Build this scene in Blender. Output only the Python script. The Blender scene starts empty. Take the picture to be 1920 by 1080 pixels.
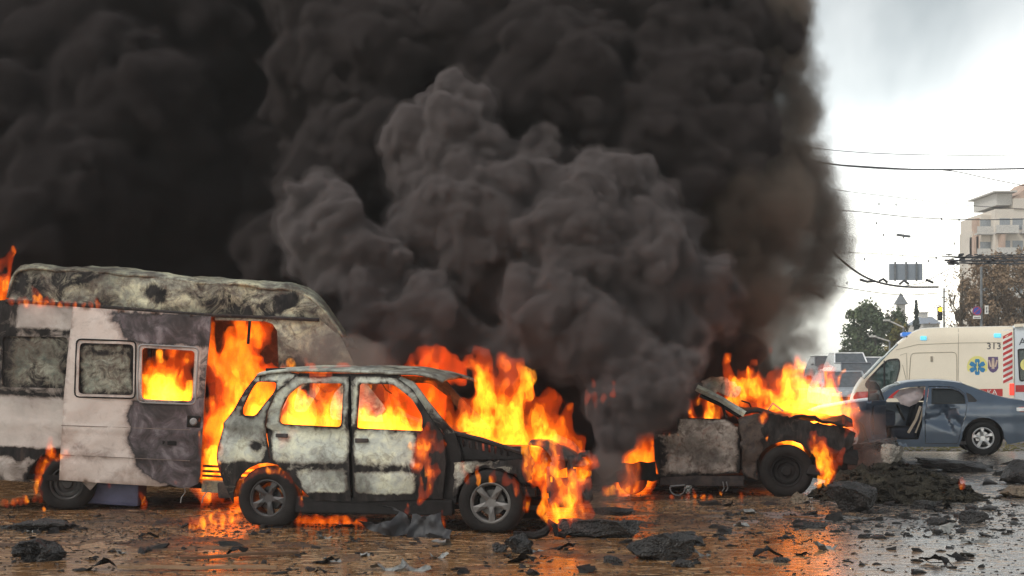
import bpy, bmesh, math, random
import numpy as np
from mathutils import Vector, Matrix, noise as mnoise
from mathutils.geometry import delaunay_2d_cdt
SC = bpy.context.scene
R = math.radians
F = 3000.0            # focal length in photograph pixels
CH = 1.7              # camera height
HZ = 692.0            # horizon row of the photograph
# ------------------------------------------------------------------ camera
cam = bpy.data.cameras.new('camera')
cam_o = bpy.data.objects.new('camera', cam)
SC.collection.objects.link(cam_o)
cam.sensor_width = 36.0
cam.lens = 36.0 * F / 1920.0
cam.shift_y = (HZ - 540.0) / 1920.0
cam.clip_start = 0.1
cam.clip_end = 3000
cam_o.location = (0, 0, CH)
cam_o.rotation_euler = (R(90), 0, 0)
SC.camera = cam_o
# ------------------------------------------------------------------ sky and sun
SUN_EL, SUN_AZ = R(48), R(232)      # azimuth clockwise from +Y
world = bpy.data.worlds.new('World')
SC.world = world
world.use_nodes = True
wn, wl = world.node_tree.nodes, world.node_tree.links
wn.clear()
w_out = wn.new('ShaderNodeOutputWorld')
w_bg = wn.new('ShaderNodeBackground')
w_sky = wn.new('ShaderNodeTexSky')
w_sky.sky_type = 'NISHITA'
w_sky.sun_disc = False
w_sky.sun_elevation = SUN_EL
w_sky.sun_rotation = SUN_AZ
w_sky.air_density = 1.0
w_sky.dust_density = 1.5
w_sky.ozone_density = 1.0
w_hs = wn.new('ShaderNodeHueSaturation')
w_hs.inputs['Saturation'].default_value = 0.22
w_hs.inputs['Value'].default_value = 1.0
wl.new(w_sky.outputs[0], w_hs.inputs['Color'])
# thin smoke veils drifting over the overcast sky
w_tc = wn.new('ShaderNodeTexCoord')
w_ns = wn.new('ShaderNodeTexNoise')
w_ns.inputs['Scale'].default_value = 3.4
w_ns.inputs['Detail'].default_value = 5
w_ns.inputs['Roughness'].default_value = 0.55
w_ns.inputs['Distortion'].default_value = 0.6
wl.new(w_tc.outputs['Generated'], w_ns.inputs['Vector'])
w_cr = wn.new('ShaderNodeValToRGB')
w_cr.color_ramp.elements[0].position = 0.42
w_cr.color_ramp.elements[0].color = (0.66, 0.70, 0.70, 1)
w_cr.color_ramp.elements[1].position = 0.62
w_cr.color_ramp.elements[1].color = (1.3, 1.28, 1.22, 1)
wl.new(w_ns.outputs[0], w_cr.inputs[0])
w_mx = wn.new('ShaderNodeMix')
w_mx.data_type = 'RGBA'
w_mx.blend_type = 'MULTIPLY'
w_mx.inputs[0].default_value = 1.0
wl.new(w_hs.outputs[0], w_mx.inputs[6])
wl.new(w_cr.outputs[0], w_mx.inputs[7])
# the overcast glows towards the horizon and greys overhead
w_sp = wn.new('ShaderNodeSeparateXYZ')
wl.new(w_tc.outputs['Generated'], w_sp.inputs[0])
w_el = wn.new('ShaderNodeValToRGB')
w_e = w_el.color_ramp.elements
w_e[0].position = 0.0; w_e[0].color = (3.0, 2.85, 2.6, 1)
w_e[1].position = 1.0; w_e[1].color = (.68, .69, .70, 1)
for p_, c_ in ((.02, (2.6, 2.45, 2.25)), (.06, (1.8, 1.72, 1.62)), (.12, (1.35, 1.31, 1.27)), (.17, (.85, .85, .835)), (.22, (.61, .62, .615))):
    q_ = w_e.new(p_); q_.color = (*c_, 1)
wl.new(w_sp.outputs[2], w_el.inputs[0])
w_m2 = wn.new('ShaderNodeMix'); w_m2.data_type = 'RGBA'; w_m2.blend_type = 'MULTIPLY'; w_m2.inputs[0].default_value = 1.0
wl.new(w_mx.outputs[2], w_m2.inputs[6]); wl.new(w_el.outputs[0], w_m2.inputs[7])
wl.new(w_m2.outputs[2], w_bg.inputs['Color'])
w_bg.inputs['Strength'].default_value = 0.15
wl.new(w_bg.outputs[0], w_out.inputs['Surface'])
sun = bpy.data.lights.new('sun', 'SUN')
sun.energy = 0.9
sun.angle = R(10)
sun.color = (1.0, 0.95, 0.88)
sun_o = bpy.data.objects.new('sun', sun)
SC.collection.objects.link(sun_o)
_d = Vector((math.sin(SUN_AZ) * math.cos(SUN_EL), math.cos(SUN_AZ) * math.cos(SUN_EL), math.sin(SUN_EL)))
sun_o.rotation_euler = _d.to_track_quat('Z', 'Y').to_euler()
SC.view_settings.view_transform = 'Standard'
SC.view_settings.look = 'None'
SC.view_settings.exposure = 0.75
SC.view_settings.gamma = 1.0
SC.view_settings.use_curve_mapping = False
SC.cycles.max_bounces = 6
SC.cycles.diffuse_bounces = 2
SC.cycles.glossy_bounces = 3
SC.cycles.transmission_bounces = 4
SC.cycles.transparent_max_bounces = 24
SC.cycles.volume_bounces = 2
SC.cycles.sample_clamp_indirect = 6.0
SC.cycles.caustics_reflective = False
SC.cycles.caustics_refractive = False
# ------------------------------------------------------------------ helpers
def P(px, py, d):
    """The point that stands at photograph pixel (px, py) at d metres."""
    return Vector(((px - 960) * d / F, d, CH - (py - HZ) * d / F))
def GD(py):
    """Distance of the ground seen at row py."""
    return CH * F / (py - HZ)
def G(px, py):
    d = GD(py)
    return Vector(((px - 960) * d / F, d, 0.0))
def mesh_obj(name, verts, faces, mat=None, parent=None, smooth=False, mats=None, midx=None):
    me = bpy.data.meshes.new(name)
    me.from_pydata([tuple(v) for v in verts], [], [tuple(f) for f in faces])
    return link_mesh(name, me, mat, parent, smooth, mats, midx)
def link_mesh(name, me, mat=None, parent=None, smooth=False, mats=None, midx=None):
    o = bpy.data.objects.new(name, me)
    SC.collection.objects.link(o)
    if mat: me.materials.append(mat)
    for m_ in (mats or []): me.materials.append(m_)
    if midx is not None: me.polygons.foreach_set('material_index', midx)
    if smooth: me.polygons.foreach_set('use_smooth', [True] * len(me.polygons))
    if parent: o.parent = parent
    me.update()
    return o
def tag(o, label=None, cat=None, group=None, kind=None):
    if label: o['label'] = label
    if cat: o['category'] = cat
    if group: o['group'] = group
    if kind: o['kind'] = kind
    return o
def empty(name, loc=(0, 0, 0), rot=(0, 0, 0)):
    o = bpy.data.objects.new(name, None)
    o.empty_display_size = 0.2
    o.location = loc
    o.rotation_euler = rot
    SC.collection.objects.link(o)
    return o
def np_mesh(name, v, q):
    me = bpy.data.meshes.new(name)
    n = len(q); k = q.shape[1]
    me.vertices.add(len(v)); me.vertices.foreach_set('co', np.ascontiguousarray(v, dtype=np.float32).ravel())
    me.loops.add(n * k); me.loops.foreach_set('vertex_index', np.ascontiguousarray(q, dtype=np.int32).ravel())
    me.polygons.add(n); me.polygons.foreach_set('loop_start', np.arange(0, n * k, k, dtype=np.int32))
    me.update(calc_edges=True)
    return me
def vnoise(shape, h, scale, rng, stretch=(1, 1, 1)):
    """Smooth value noise on a grid, -1..1."""
    scale = scale * .5
    n = [int(shape[a] * h / (scale * stretch[a])) + 5 for a in range(3)]
    g = blur(rng.normal(0, 1, n).astype(np.float32), 2)
    g = np.clip(g / (g.std() + 1e-6) * .45, -1.2, 1.2)
    for a in range(3):
        t = np.arange(shape[a]) * h / (scale * stretch[a]) + 1
        i = t.astype(int); f = (t - i).astype(np.float32); f = f * f * (3 - 2 * f)
        sh = [1, 1, 1]; sh[a] = -1; f = f.reshape(sh)
        g = np.take(g, i, axis=a) * (1 - f) + np.take(g, i + 1, axis=a) * f
    return g
def surface_nets(f, org, h):
    s = f > 0
    nx, ny, nz = f.shape
    c = np.zeros((nx - 1, ny - 1, nz - 1), np.uint8)
    offs = [(i, j, k) for i in (0, 1) for j in (0, 1) for k in (0, 1)]
    for i, j, k in offs:
        c += s[i:nx - 1 + i, j:ny - 1 + j, k:nz - 1 + k]
    act = np.argwhere((c > 0) & (c < 8))
    idx = -np.ones(c.shape, np.int32)
    idx[tuple(act.T)] = np.arange(len(act))
    acc = np.zeros((len(act), 3), np.float32); cnt = np.zeros(len(act), np.float32)
    for a in offs:
        for ax in range(3):
            if a[ax]: continue
            b = list(a); b[ax] = 1
            fa = f[tuple((act + a).T)]; fb = f[tuple((act + b).T)]
            m = (fa > 0) != (fb > 0)
            t = np.where(m, fa / np.where(m, fa - fb, 1), 0)
            p = np.array(a, np.float32)[None].repeat(len(act), 0); p[:, ax] += t
            acc += p * m[:, None]; cnt += m
    v = (act + acc / cnt[:, None]) * h + np.array(org)
    quads = []
    for ax in range(3):
        sl0 = [slice(None)] * 3; sl1 = [slice(None)] * 3
        sl0[ax] = slice(0, -1); sl1[ax] = slice(1, None)
        a, b = s[tuple(sl0)], s[tuple(sl1)]
        e = np.argwhere(a != b)
        o1, o2 = [d for d in range(3) if d != ax]
        ok = (e[:, o1] > 0) & (e[:, o2] > 0) & (e[:, o1] < f.shape[o1] - 1) & (e[:, o2] < f.shape[o2] - 1)
        e = e[ok]
        def cell(d1, d2):
            q = e.copy(); q[:, o1] -= d1; q[:, o2] -= d2
            return idx[tuple(q.T)]
        Q = np.stack([cell(1, 1), cell(0, 1), cell(0, 0), cell(1, 0)], 1)
        inside = a[tuple(e.T)]
        flip = inside if ax == 1 else ~inside
        Q[flip] = Q[flip][:, ::-1]
        quads.append(Q)
    return v, np.concatenate(quads)
def splat(f, org, h, cx, cy, cz, r, sq=(1, 1, 1), m=0.0):
    """f = max(f, r - distance) in the window of one sphere."""
    lo = [max(0, int((c_ - max(r * 1.5, r + m) * q - o_) / h)) for c_, o_, q in zip((cx, cy, cz), org, sq)]
    hi = [min(n, int((c_ + max(r * 1.5, r + m) * q - o_) / h) + 2) for c_, o_, n, q in zip((cx, cy, cz), org, f.shape, sq)]
    if any(a >= b for a, b in zip(lo, hi)): return
    X = ((np.arange(lo[0], hi[0]) * h + org[0] - cx) / sq[0])[:, None, None]
    Y = ((np.arange(lo[1], hi[1]) * h + org[1] - cy) / sq[1])[None, :, None]
    Z = ((np.arange(lo[2], hi[2]) * h + org[2] - cz) / sq[2])[None, None, :]
    g = r - np.sqrt(X * X + Y * Y + Z * Z)
    w = f[lo[0]:hi[0], lo[1]:hi[1], lo[2]:hi[2]]
    np.maximum(w, g, out=w)
def blur(f, n=1):
    for _ in range(n):
        for a in range(3):
            p = np.take(f, [0] + list(range(f.shape[a] - 1)), axis=a)
            q = np.take(f, list(range(1, f.shape[a])) + [f.shape[a] - 1], axis=a)
            f = 0.25 * p + 0.5 * f + 0.25 * q
    return f
# ------------------------------------------------------------------ materials
class NT:
    def __init__(s, name):
        s.m = bpy.data.materials.new(name); s.m.use_nodes = True
        s.n, s.l = s.m.node_tree.nodes, s.m.node_tree.links
        s.b = s.n['Principled BSDF']
        s.tc = s.n.new('ShaderNodeTexCoord')
        s.co = s.tc.outputs['Object']
    def map(s, sc=(1, 1, 1), loc=(0, 0, 0), co=None):
        m = s.n.new('ShaderNodeMapping'); m.inputs['Scale'].default_value = sc; m.inputs['Location'].default_value = loc
        s.l.new(co or s.co, m.inputs[0]); return m.outputs[0]
    def noise(s, scale, detail=4, rough=.55, dist=0, co=None):
        t = s.n.new('ShaderNodeTexNoise'); t.inputs['Scale'].default_value = scale
        t.inputs['Detail'].default_value = detail; t.inputs['Roughness'].default_value = rough; t.inputs['Distortion'].default_value = dist
        s.l.new(co or s.co, t.inputs['Vector']); return t.outputs[0]
    def voro(s, scale, feat='F1', co=None):
        t = s.n.new('ShaderNodeTexVoronoi'); t.inputs['Scale'].default_value = scale; t.feature = feat
        s.l.new(co or s.co, t.inputs['Vector']); return t.outputs[0]
    def ramp(s, fac, stops, interp='LINEAR'):
        r = s.n.new('ShaderNodeValToRGB'); r.color_ramp.interpolation = interp
        e = r.color_ramp.elements
        while len(e) < len(stops): e.new(.5)
        for k, (p, c) in enumerate(stops):
            e[k].position = p; e[k].color = (*c, 1) if not isinstance(c, (int, float)) else (c, c, c, 1)
        s.l.new(fac, r.inputs[0]); return r.outputs[0]
    def math(s, op, a, b=0.0, clamp=False):
        m = s.n.new('ShaderNodeMath'); m.operation = op; m.use_clamp = clamp
        for k, v in enumerate((a, b)):
            if isinstance(v, (int, float)): m.inputs[k].default_value = v
            else: s.l.new(v, m.inputs[k])
        return m.outputs[0]
    def mix(s, fac, a, b, mode='MIX'):
        m = s.n.new('ShaderNodeMix'); m.data_type = 'RGBA'; m.blend_type = mode
        if isinstance(fac, (int, float)): m.inputs[0].default_value = fac
        else: s.l.new(fac, m.inputs[0])
        for k, v in ((6, a), (7, b)):
            if isinstance(v, tuple): m.inputs[k].default_value = (*v, 1)
            else: s.l.new(v, m.inputs[k])
        return m.outputs[2]
    def attr(s, name):
        a = s.n.new('ShaderNodeAttribute'); a.attribute_name = name; return a.outputs['Fac']
    def sep(s, co=None):
        a = s.n.new('ShaderNodeSeparateXYZ'); s.l.new(co or s.co, a.inputs[0]); return a.outputs
    def bump(s, h, strength=.4, dist=.02):
        b = s.n.new('ShaderNodeBump'); b.inputs['Strength'].default_value = strength; b.inputs['Distance'].default_value = dist
        s.l.new(h, b.inputs['Height']); s.l.new(b.outputs[0], s.b.inputs['Normal'])
    def set(s, color=None, rough=None, metal=None, **kw):
        for k, v in (('Base Color', color), ('Roughness', rough), ('Metallic', metal)):
            if v is None: continue
            if isinstance(v, tuple): s.b.inputs[k].default_value = (*v, 1)
            elif isinstance(v, (int, float)): s.b.inputs[k].default_value = v
            else: s.l.new(v, s.b.inputs[k])
        if isinstance(rough, (int, float)) and rough >= .65: s.b.inputs['Specular IOR Level'].default_value = .2
        for k, v in kw.items(): s.b.inputs[k.replace('_', ' ')].default_value = v
        return s.m
def burnt(name, stops, char=0.0, sc=1.0, spots=.5):
    """Burnt sheet metal: ash colours from noise, soot where the 'char' attribute and the noise say so."""
    t = NT(name)
    a = t.noise(2.6 * sc, 8, .62, .5); b = t.noise(14 * sc, 6, .6); st = t.noise(5 * sc, 5, .6, 0, t.map((3.0, 3, .7)))
    c = t.ramp(t.math('ADD', t.math('MULTIPLY', a, .7), t.math('MULTIPLY', b, .3)), stops)
    soot = t.ramp(t.noise(1.3 * sc, 4, .55, 0, t.map((1, 1, 1.3), (3.1, 0, 1.7))), [(.38, .38), (.60, 1.0)])
    c = t.mix(1.0, c, soot, 'MULTIPLY')
    blot = t.ramp(t.noise(7 * sc, 9, .7, 1.0), [(.50, 0.0), (.64, 1.0)])
    c = t.mix(t.math('MULTIPLY', blot, spots), c, (.085, .062, .05))
    line = t.ramp(t.voro(5 * sc, 'DISTANCE_TO_EDGE', t.mix(.12, t.co, t.noise(3, 3) )), [(0.0, 1.0), (.035, 0.0)])
    c = t.mix(t.math('MULTIPLY', line, .35 * spots), c, (.1, .07, .05))
    m = t.math('ADD', t.attr('char'), t.math('MULTIPLY', t.math('SUBTRACT', t.noise(5 * sc, 9, .7, .9), .5), 2.0))
    m = t.math('ADD', m, char)
    f = t.ramp(m, [(.40, 0.0), (.66, 1.0)])
    rim_ = t.ramp(m, [(.12, 0.0), (.44, 1.0)])
    c = t.mix(t.math('MULTIPLY', rim_, .62), c, (.085, .06, .045))
    cc = t.ramp(st, [(.35, (.006, .0055, .0055)), (.6, (.022, .019, .018)), (.75, (.05, .036, .03))])
    c = t.mix(f, c, cc)
    t.set(c, t.ramp(f, [(0, .62), (1, .8)]), 0.0, Specular_IOR_Level=.2)
    t.bump(t.math('ADD', t.math('MULTIPLY', a, .5), b), .5, .012)
    return t.m
ASH = [(.28, (.11, .10, .085)), (.38, (.26, .26, .23)), (.48, (.43, .45, .40)), (.58, (.60, .60, .46)), (.72, (.36, .38, .35))]
ROOF = [(.30, (.04, .038, .035)), (.40, (.14, .135, .115)), (.48, (.34, .34, .27)), (.56, (.58, .55, .38)), (.64, (.28, .275, .24)), (.75, (.07, .065, .06))]
WHITE = [(.30, (.32, .27, .235)), (.45, (.47, .42, .385)), (.6, (.51, .46, .425)), (.75, (.36, .29, .245))]
CHARRED = [(.30, (.015, .013, .013)), (.5, (.04, .034, .034)), (.65, (.075, .062, .062)), (.8, (.12, .10, .095))]
PALE = [(.30, (.10, .075, .06)), (.42, (.30, .26, .23)), (.55, (.48, .43, .38)), (.66, (.36, .22, .17)), (.78, (.16, .15, .14))]
M_ASH = burnt('ash_grey_burnt_metal', ASH)
M_VROOF = burnt('scorched_van_roof', ROOF, sc=.8, spots=.9)
M_WHITE = burnt('smoked_white_paint', WHITE, -.12, sc=.7, spots=.12)
M_CHAR = burnt('charred_metal', CHARRED, spots=.6)
M_PALE = burnt('flaking_burnt_paint', PALE, sc=1.4, spots=.8)
def simple(name, color, rough=.5, metal=0.0, var=.25, vs=6, bump=.0, **kw):
    t = NT(name)
    n = t.noise(vs, 5, .6)
    lo = tuple(c * (1 - var) for c in color); hi = tuple(min(1, c * (1 + var)) for c in color)
    c = t.ramp(n, [(.3, lo), (.7, hi)])
    t.set(c, rough, metal, **kw)
    if bump: t.bump(t.noise(vs * 3, 6, .6), bump, .01)
    return t.m
M_BLACK = simple('sooty_black_steel', (.010, .009, .009), .75, 0, .4, 8, .4)
M_TYRE = simple('charred_rubber', (.013, .0115, .011), .85, 0, .35, 10, .5)
M_RIMD = simple('soot_covered_alloy', (.035, .033, .033), .5, .3, .3, 9, .2)
M_RIM = simple('grey_scorched_alloy', (.12, .115, .11), .55, .5, .3, 9, .2)
M_PLASTIC = simple('melted_grey_plastic', (.014, .014, .017), .6, 0, .35, 5, .3)
# ------------------------------------------------------------------ body panel builders
class Frame:
    """A vehicle's own axes: x along it, y from its near side to its far side, z up."""
    def __init__(s, o, yaw=0.0, pitch=0.0):
        s.M = Matrix.Translation(o) @ Matrix.Rotation(R(yaw), 4, 'Z') @ Matrix.Rotation(R(pitch), 4, 'Y')
        s.I = s.M.inverted()
        s.loc = o; s.rot = (0, R(pitch), R(yaw))
    def root(s, name, label, cat, **kw):
        e = empty(name); e.matrix_world = s.M
        return tag(e, label, cat, **kw)
    def L(s, px, py, y=0.0):
        c = s.I @ Vector((0, 0, CH)); q = s.I @ P(px, py, 10.0) - c
        t = (y - c.y) / q.y
        p = c + q * t
        return (p.x, p.z)
    def S(s, pts, y=0.0):
        return [s.L(a, b, y) for a, b in pts]
def curve(pts, n=4, closed=False):
    """Catmull-Rom through the points."""
    out = []; m = len(pts)
    for i in range(m if closed else m - 1):
        g = lambda k: pts[k % m] if closed else pts[min(max(k, 0), m - 1)]
        p0, p1, p2, p3 = (np.array(g(i + k), float) for k in (-1, 0, 1, 2))
        for j in range(n):
            t = j / n
            out.append(tuple(.5 * (2 * p1 + (p2 - p0) * t + (2 * p0 - 5 * p1 + 4 * p2 - p3) * t * t + (3 * p1 - p0 - 3 * p2 + p3) * t ** 3)))
    if not closed: out.append(tuple(pts[-1]))
    return out
def fillet(pts, r, n=3):
    out = []; m = len(pts)
    for i in range(m):
        a, b, c = (np.array(pts[(i + k) % m], float) for k in (-1, 0, 1))
        u, v = a - b, c - b
        lu, lv = np.linalg.norm(u), np.linalg.norm(v)
        q = min(r, lu * .45, lv * .45)
        p, s = b + u / lu * q, b + v / lv * q
        for j in range(n + 1):
            t = j / n
            out.append(tuple((1 - t) ** 2 * p + 2 * t * (1 - t) * b + t * t * s))
    return out
def inside(pts, x, z):
    """Vectorised point in polygon."""
    c = np.zeros(len(x), bool)
    for i in range(len(pts)):
        (x0, z0), (x1, z1) = pts[i - 1], pts[i]
        if z0 == z1: continue
        m = ((z0 > z) != (z1 > z)) & (x < (x1 - x0) * (z - z0) / (z1 - z0) + x0)
        c ^= m
    return c
def segdist(pts, x, z):
    d = np.full(len(x), 9.0)
    for i in range(len(pts)):
        a, b = np.array(pts[i - 1]), np.array(pts[i])
        v = b - a; L2 = max(1e-9, v @ v)
        t = np.clip(((x - a[0]) * v[0] + (z - a[1]) * v[1]) / L2, 0, 1)
        d = np.minimum(d, np.hypot(x - a[0] - t * v[0], z - a[1] - t * v[1]))
    return d
def resample(pts, g):
    out = []
    for i in range(len(pts)):
        a, b = np.array(pts[i], float), np.array(pts[(i + 1) % len(pts)], float)
        n = max(1, int(np.linalg.norm(b - a) / g))
        if np.linalg.norm(b - a) < 1e-4: continue
        for j in range(n): out.append(tuple(a + (b - a) * j / n))
    return out
def panel(name, poly, mat, parent, yf=None, th=.025, holes=(), g=.07, char=None, edge=0.0, edge_w=.05, dent=0.0, dsc=2.0, seed=0, far=None, jag=0.0, thick_dir=1):
    """A sheet cut to an outline in the x-z plane, bent to y = yf(x, z), with real thickness."""
    rr = random.Random(seed)
    loops = [resample(poly, g)] + [resample(h, g) for h in holes]
    if jag:
        loops[0] = [(a + rr.uniform(-jag, jag), b + rr.uniform(-jag, jag)) for a, b in loops[0]]
    V = [p for L in loops for p in L]
    E = []; n0 = 0
    for L in loops:
        E += [(n0 + i, n0 + (i + 1) % len(L)) for i in range(len(L))]; n0 += len(L)
    xs = [p[0] for p in poly]; zs = [p[1] for p in poly]
    gx, gz = np.meshgrid(np.arange(min(xs) + g / 2, max(xs), g), np.arange(min(zs) + g / 2, max(zs), g))
    gx = gx.ravel() + np.random.default_rng(seed).uniform(-.2, .2, gx.size) * g; gz = gz.ravel() + np.random.default_rng(seed + 1).uniform(-.2, .2, gz.size) * g
    ok = inside(loops[0], gx, gz)
    dd = np.full(len(gx), 9.0)
    for k, L in enumerate(loops):
        if k: ok &= ~inside(L, gx, gz)
        dd = np.minimum(dd, segdist(L, gx, gz))
    ok &= dd > g * .45
    V += list(zip(gx[ok], gz[ok]))
    vo, eo, fo, *_ = delaunay_2d_cdt([Vector(v) for v in V], E, [], 0, 1e-5)
    vx = np.array([v[0] for v in vo]); vz = np.array([v[1] for v in vo])
    T = np.array([f for f in fo if len(f) == 3])
    cx, cz = vx[T].mean(1), vz[T].mean(1)
    keep = inside(loops[0], cx, cz)
    for L in loops[1:]: keep &= ~inside(L, cx, cz)
    T = T[keep]
    e1 = (vx[T[:, 1]] - vx[T[:, 0]]) * (vz[T[:, 2]] - vz[T[:, 0]]) - (vx[T[:, 2]] - vx[T[:, 0]]) * (vz[T[:, 1]] - vz[T[:, 0]])
    T[e1 < 0] = T[e1 < 0][:, ::-1]         # counter-clockwise seen from -y
    y = np.array([yf(a, b) if yf else 0.0 for a, b in zip(vx, vz)])
    if dent:
        y = y + np.array([dent * mnoise.noise(Vector((a * dsc, seed * 7.3, b * dsc))) + dent * .4 * mnoise.noise(Vector((a * dsc * 3, seed * 3.1, b * dsc * 3))) for a, b in zip(vx, vz)])
    ch = np.array([char(a, b) if char else 0.0 for a, b in zip(vx, vz)])
    if edge:
        ed = np.full(len(vx), 9.0)
        for L in loops: ed = np.minimum(ed, segdist(L, vx, vz))
        ch = np.maximum(ch, edge * np.clip(1 - ed / edge_w, 0, 1))
    n = len(vx)
    cnt = {}
    for t in T:
        for k in range(3):
            a, b = t[k], t[(k + 1) % 3]
            cnt[(a, b)] = 1
    bd = [(a, b) for a, b in cnt if (b, a) not in cnt]
    back = [(vx[i], y[i] + th * thick_dir, vz[i]) for i in range(n)]
    front = [(vx[i], y[i], vz[i]) for i in range(n)]
    verts = front + back + front + back
    faces = [tuple(t) for t in T] + [tuple(n + t[::-1]) for t in T] + [(2 * n + b, 2 * n + a, 3 * n + a, 3 * n + b) for a, b in bd]
    if thick_dir < 0: faces = [f[::-1] for f in faces]
    if far is not None:
        verts = [(a, far - b, c) for a, b, c in verts]; faces = [f[::-1] for f in faces]
    me = bpy.data.meshes.new(name); me.from_pydata([tuple(map(float, v)) for v in verts], [], [tuple(int(i) for i in f) for f in faces])
    at = me.attributes.new('char', 'FLOAT', 'POINT'); at.data.foreach_set('value', np.tile(ch, 4).astype(np.float32))
    o = link_mesh(name, me, mat, parent)
    sm = [True] * (2 * len(T)) + [False] * len(bd)
    me.polygons.foreach_set('use_smooth', sm)
    return o
def sheet(name, rows, mat, parent, th=.02, char=None, dent=0, seed=0, sub=1, smooth=True):
    """A loft through rows of 3-D points (all the same length), given thickness."""
    rows = [[Vector(p) for p in r] for r in rows]
    nr, nc = len(rows), len(rows[0])
    V = [p.copy() for r in rows for p in r]
    if dent:
        for p in V: p += Vector((0, 0, dent)) * mnoise.noise(p * 2.2 + Vector((seed * 5, 0, 0))) + Vector((0, 0, dent * .5)) * mnoise.noise(p * 7)
    Fc = [(i * nc + j, i * nc + j + 1, (i + 1) * nc + j + 1, (i + 1) * nc + j) for i in range(nr - 1) for j in range(nc - 1)]
    me = bpy.data.meshes.new(name); me.from_pydata([tuple(v) for v in V], [], Fc)
    at = me.attributes.new('char', 'FLOAT', 'POINT')
    at.data.foreach_set('value', [char(v.x, v.y, v.z) if char else 0.0 for v in V])
    o = link_mesh(name, me, mat, parent, smooth=smooth)
    if th:
        s = o.modifiers.new('thickness', 'SOLIDIFY'); s.thickness = th; s.offset = -1
    return o
def grid(fn, nu, nv):
    return [[fn(i / nu, j / nv) for j in range(nv + 1)] for i in range(nu + 1)]
def lathe(prof, n=40, flat=None, bulge=0):
    """Revolve (radius, y) about the y axis; flat = the height below which the tyre is squashed."""
    V, Fc = [], []
    m = len(prof)
    for i in range(n):
        a = 2 * math.pi * i / n
        for r, y in prof:
            x, z = r * math.cos(a), r * math.sin(a)
            if flat is not None and z < flat:
                k = flat - z; z = flat - k * .05; y = y * (1 + k * 3) if bulge else y; x *= 1 + k * .4
            V.append((x, y, z))
    for i in range(n):
        for j in range(m - 1):
            Fc.append((i * m + j, i * m + j + 1, ((i + 1) % n) * m + j + 1, ((i + 1) % n) * m + j))
    return V, Fc
class MB:
    def __init__(s): s.v, s.f = [], []
    def add(s, V, Fc, M=None):
        n = len(s.v); s.v += [tuple(M @ Vector(v)) if M else tuple(v) for v in V]; s.f += [tuple(i + n for i in f) for f in Fc]; return s
    def box(s, x0, x1, y0, y1, z0, z1, M=None, b=0.0):
        if b:
            bm = bmesh.new(); bmesh.ops.create_cube(bm, size=1)
            for v in bm.verts: v.co = Vector(((x0 + x1) / 2 + v.co.x * (x1 - x0), (y0 + y1) / 2 + v.co.y * (y1 - y0), (z0 + z1) / 2 + v.co.z * (z1 - z0)))
            bmesh.ops.bevel(bm, geom=list(bm.edges), offset=b, segments=2, affect='EDGES', profile=.6)
            bm.verts.index_update()
            s.add([v.co[:] for v in bm.verts], [[v.index for v in f.verts] for f in bm.faces], M); bm.free(); return s
        V = [(x, y, z) for x in (x0, x1) for y in (y0, y1) for z in (z0, z1)]
        return s.add(V, [(0, 1, 3, 2), (4, 6, 7, 5), (0, 4, 5, 1), (2, 3, 7, 6), (0, 2, 6, 4), (1, 5, 7, 3)], M)
    def tube(s, pts, r, n=8, cap=True):
        pts = [Vector(p) for p in pts]; base = len(s.v)
        rs = r if isinstance(r, (list, tuple)) else [r] * len(pts)
        for i, p in enumerate(pts):
            t = (pts[min(i + 1, len(pts) - 1)] - pts[max(i - 1, 0)]).normalized()
            u = t.orthogonal().normalized() if i == 0 else (u - t * u.dot(t)).normalized()
            w = t.cross(u)
            for k in range(n):
                a = 2 * math.pi * k / n
                s.v.append(tuple(p + (u * math.cos(a) + w * math.sin(a)) * rs[i]))
        for i in range(len(pts) - 1):
            for k in range(n):
                k2 = (k + 1) % n
                s.f.append((base + i * n + k, base + i * n + k2, base + (i + 1) * n + k2, base + (i + 1) * n + k))
        if cap:
            s.f.append(tuple(base + k for k in range(n))[::-1]); s.f.append(tuple(base + (len(pts) - 1) * n + k for k in range(n)))
        return s
    def jitter(s, a, sc=4, seed=0):
        s.v = [tuple(Vector(v) + a * mnoise.noise_vector(Vector(v) * sc + Vector((seed, 0, 0)))) for v in s.v]; return s
    def build(s, name, mat, parent=None, smooth=False):
        return mesh_obj(name, s.v, s.f, mat, parent, smooth)
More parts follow.
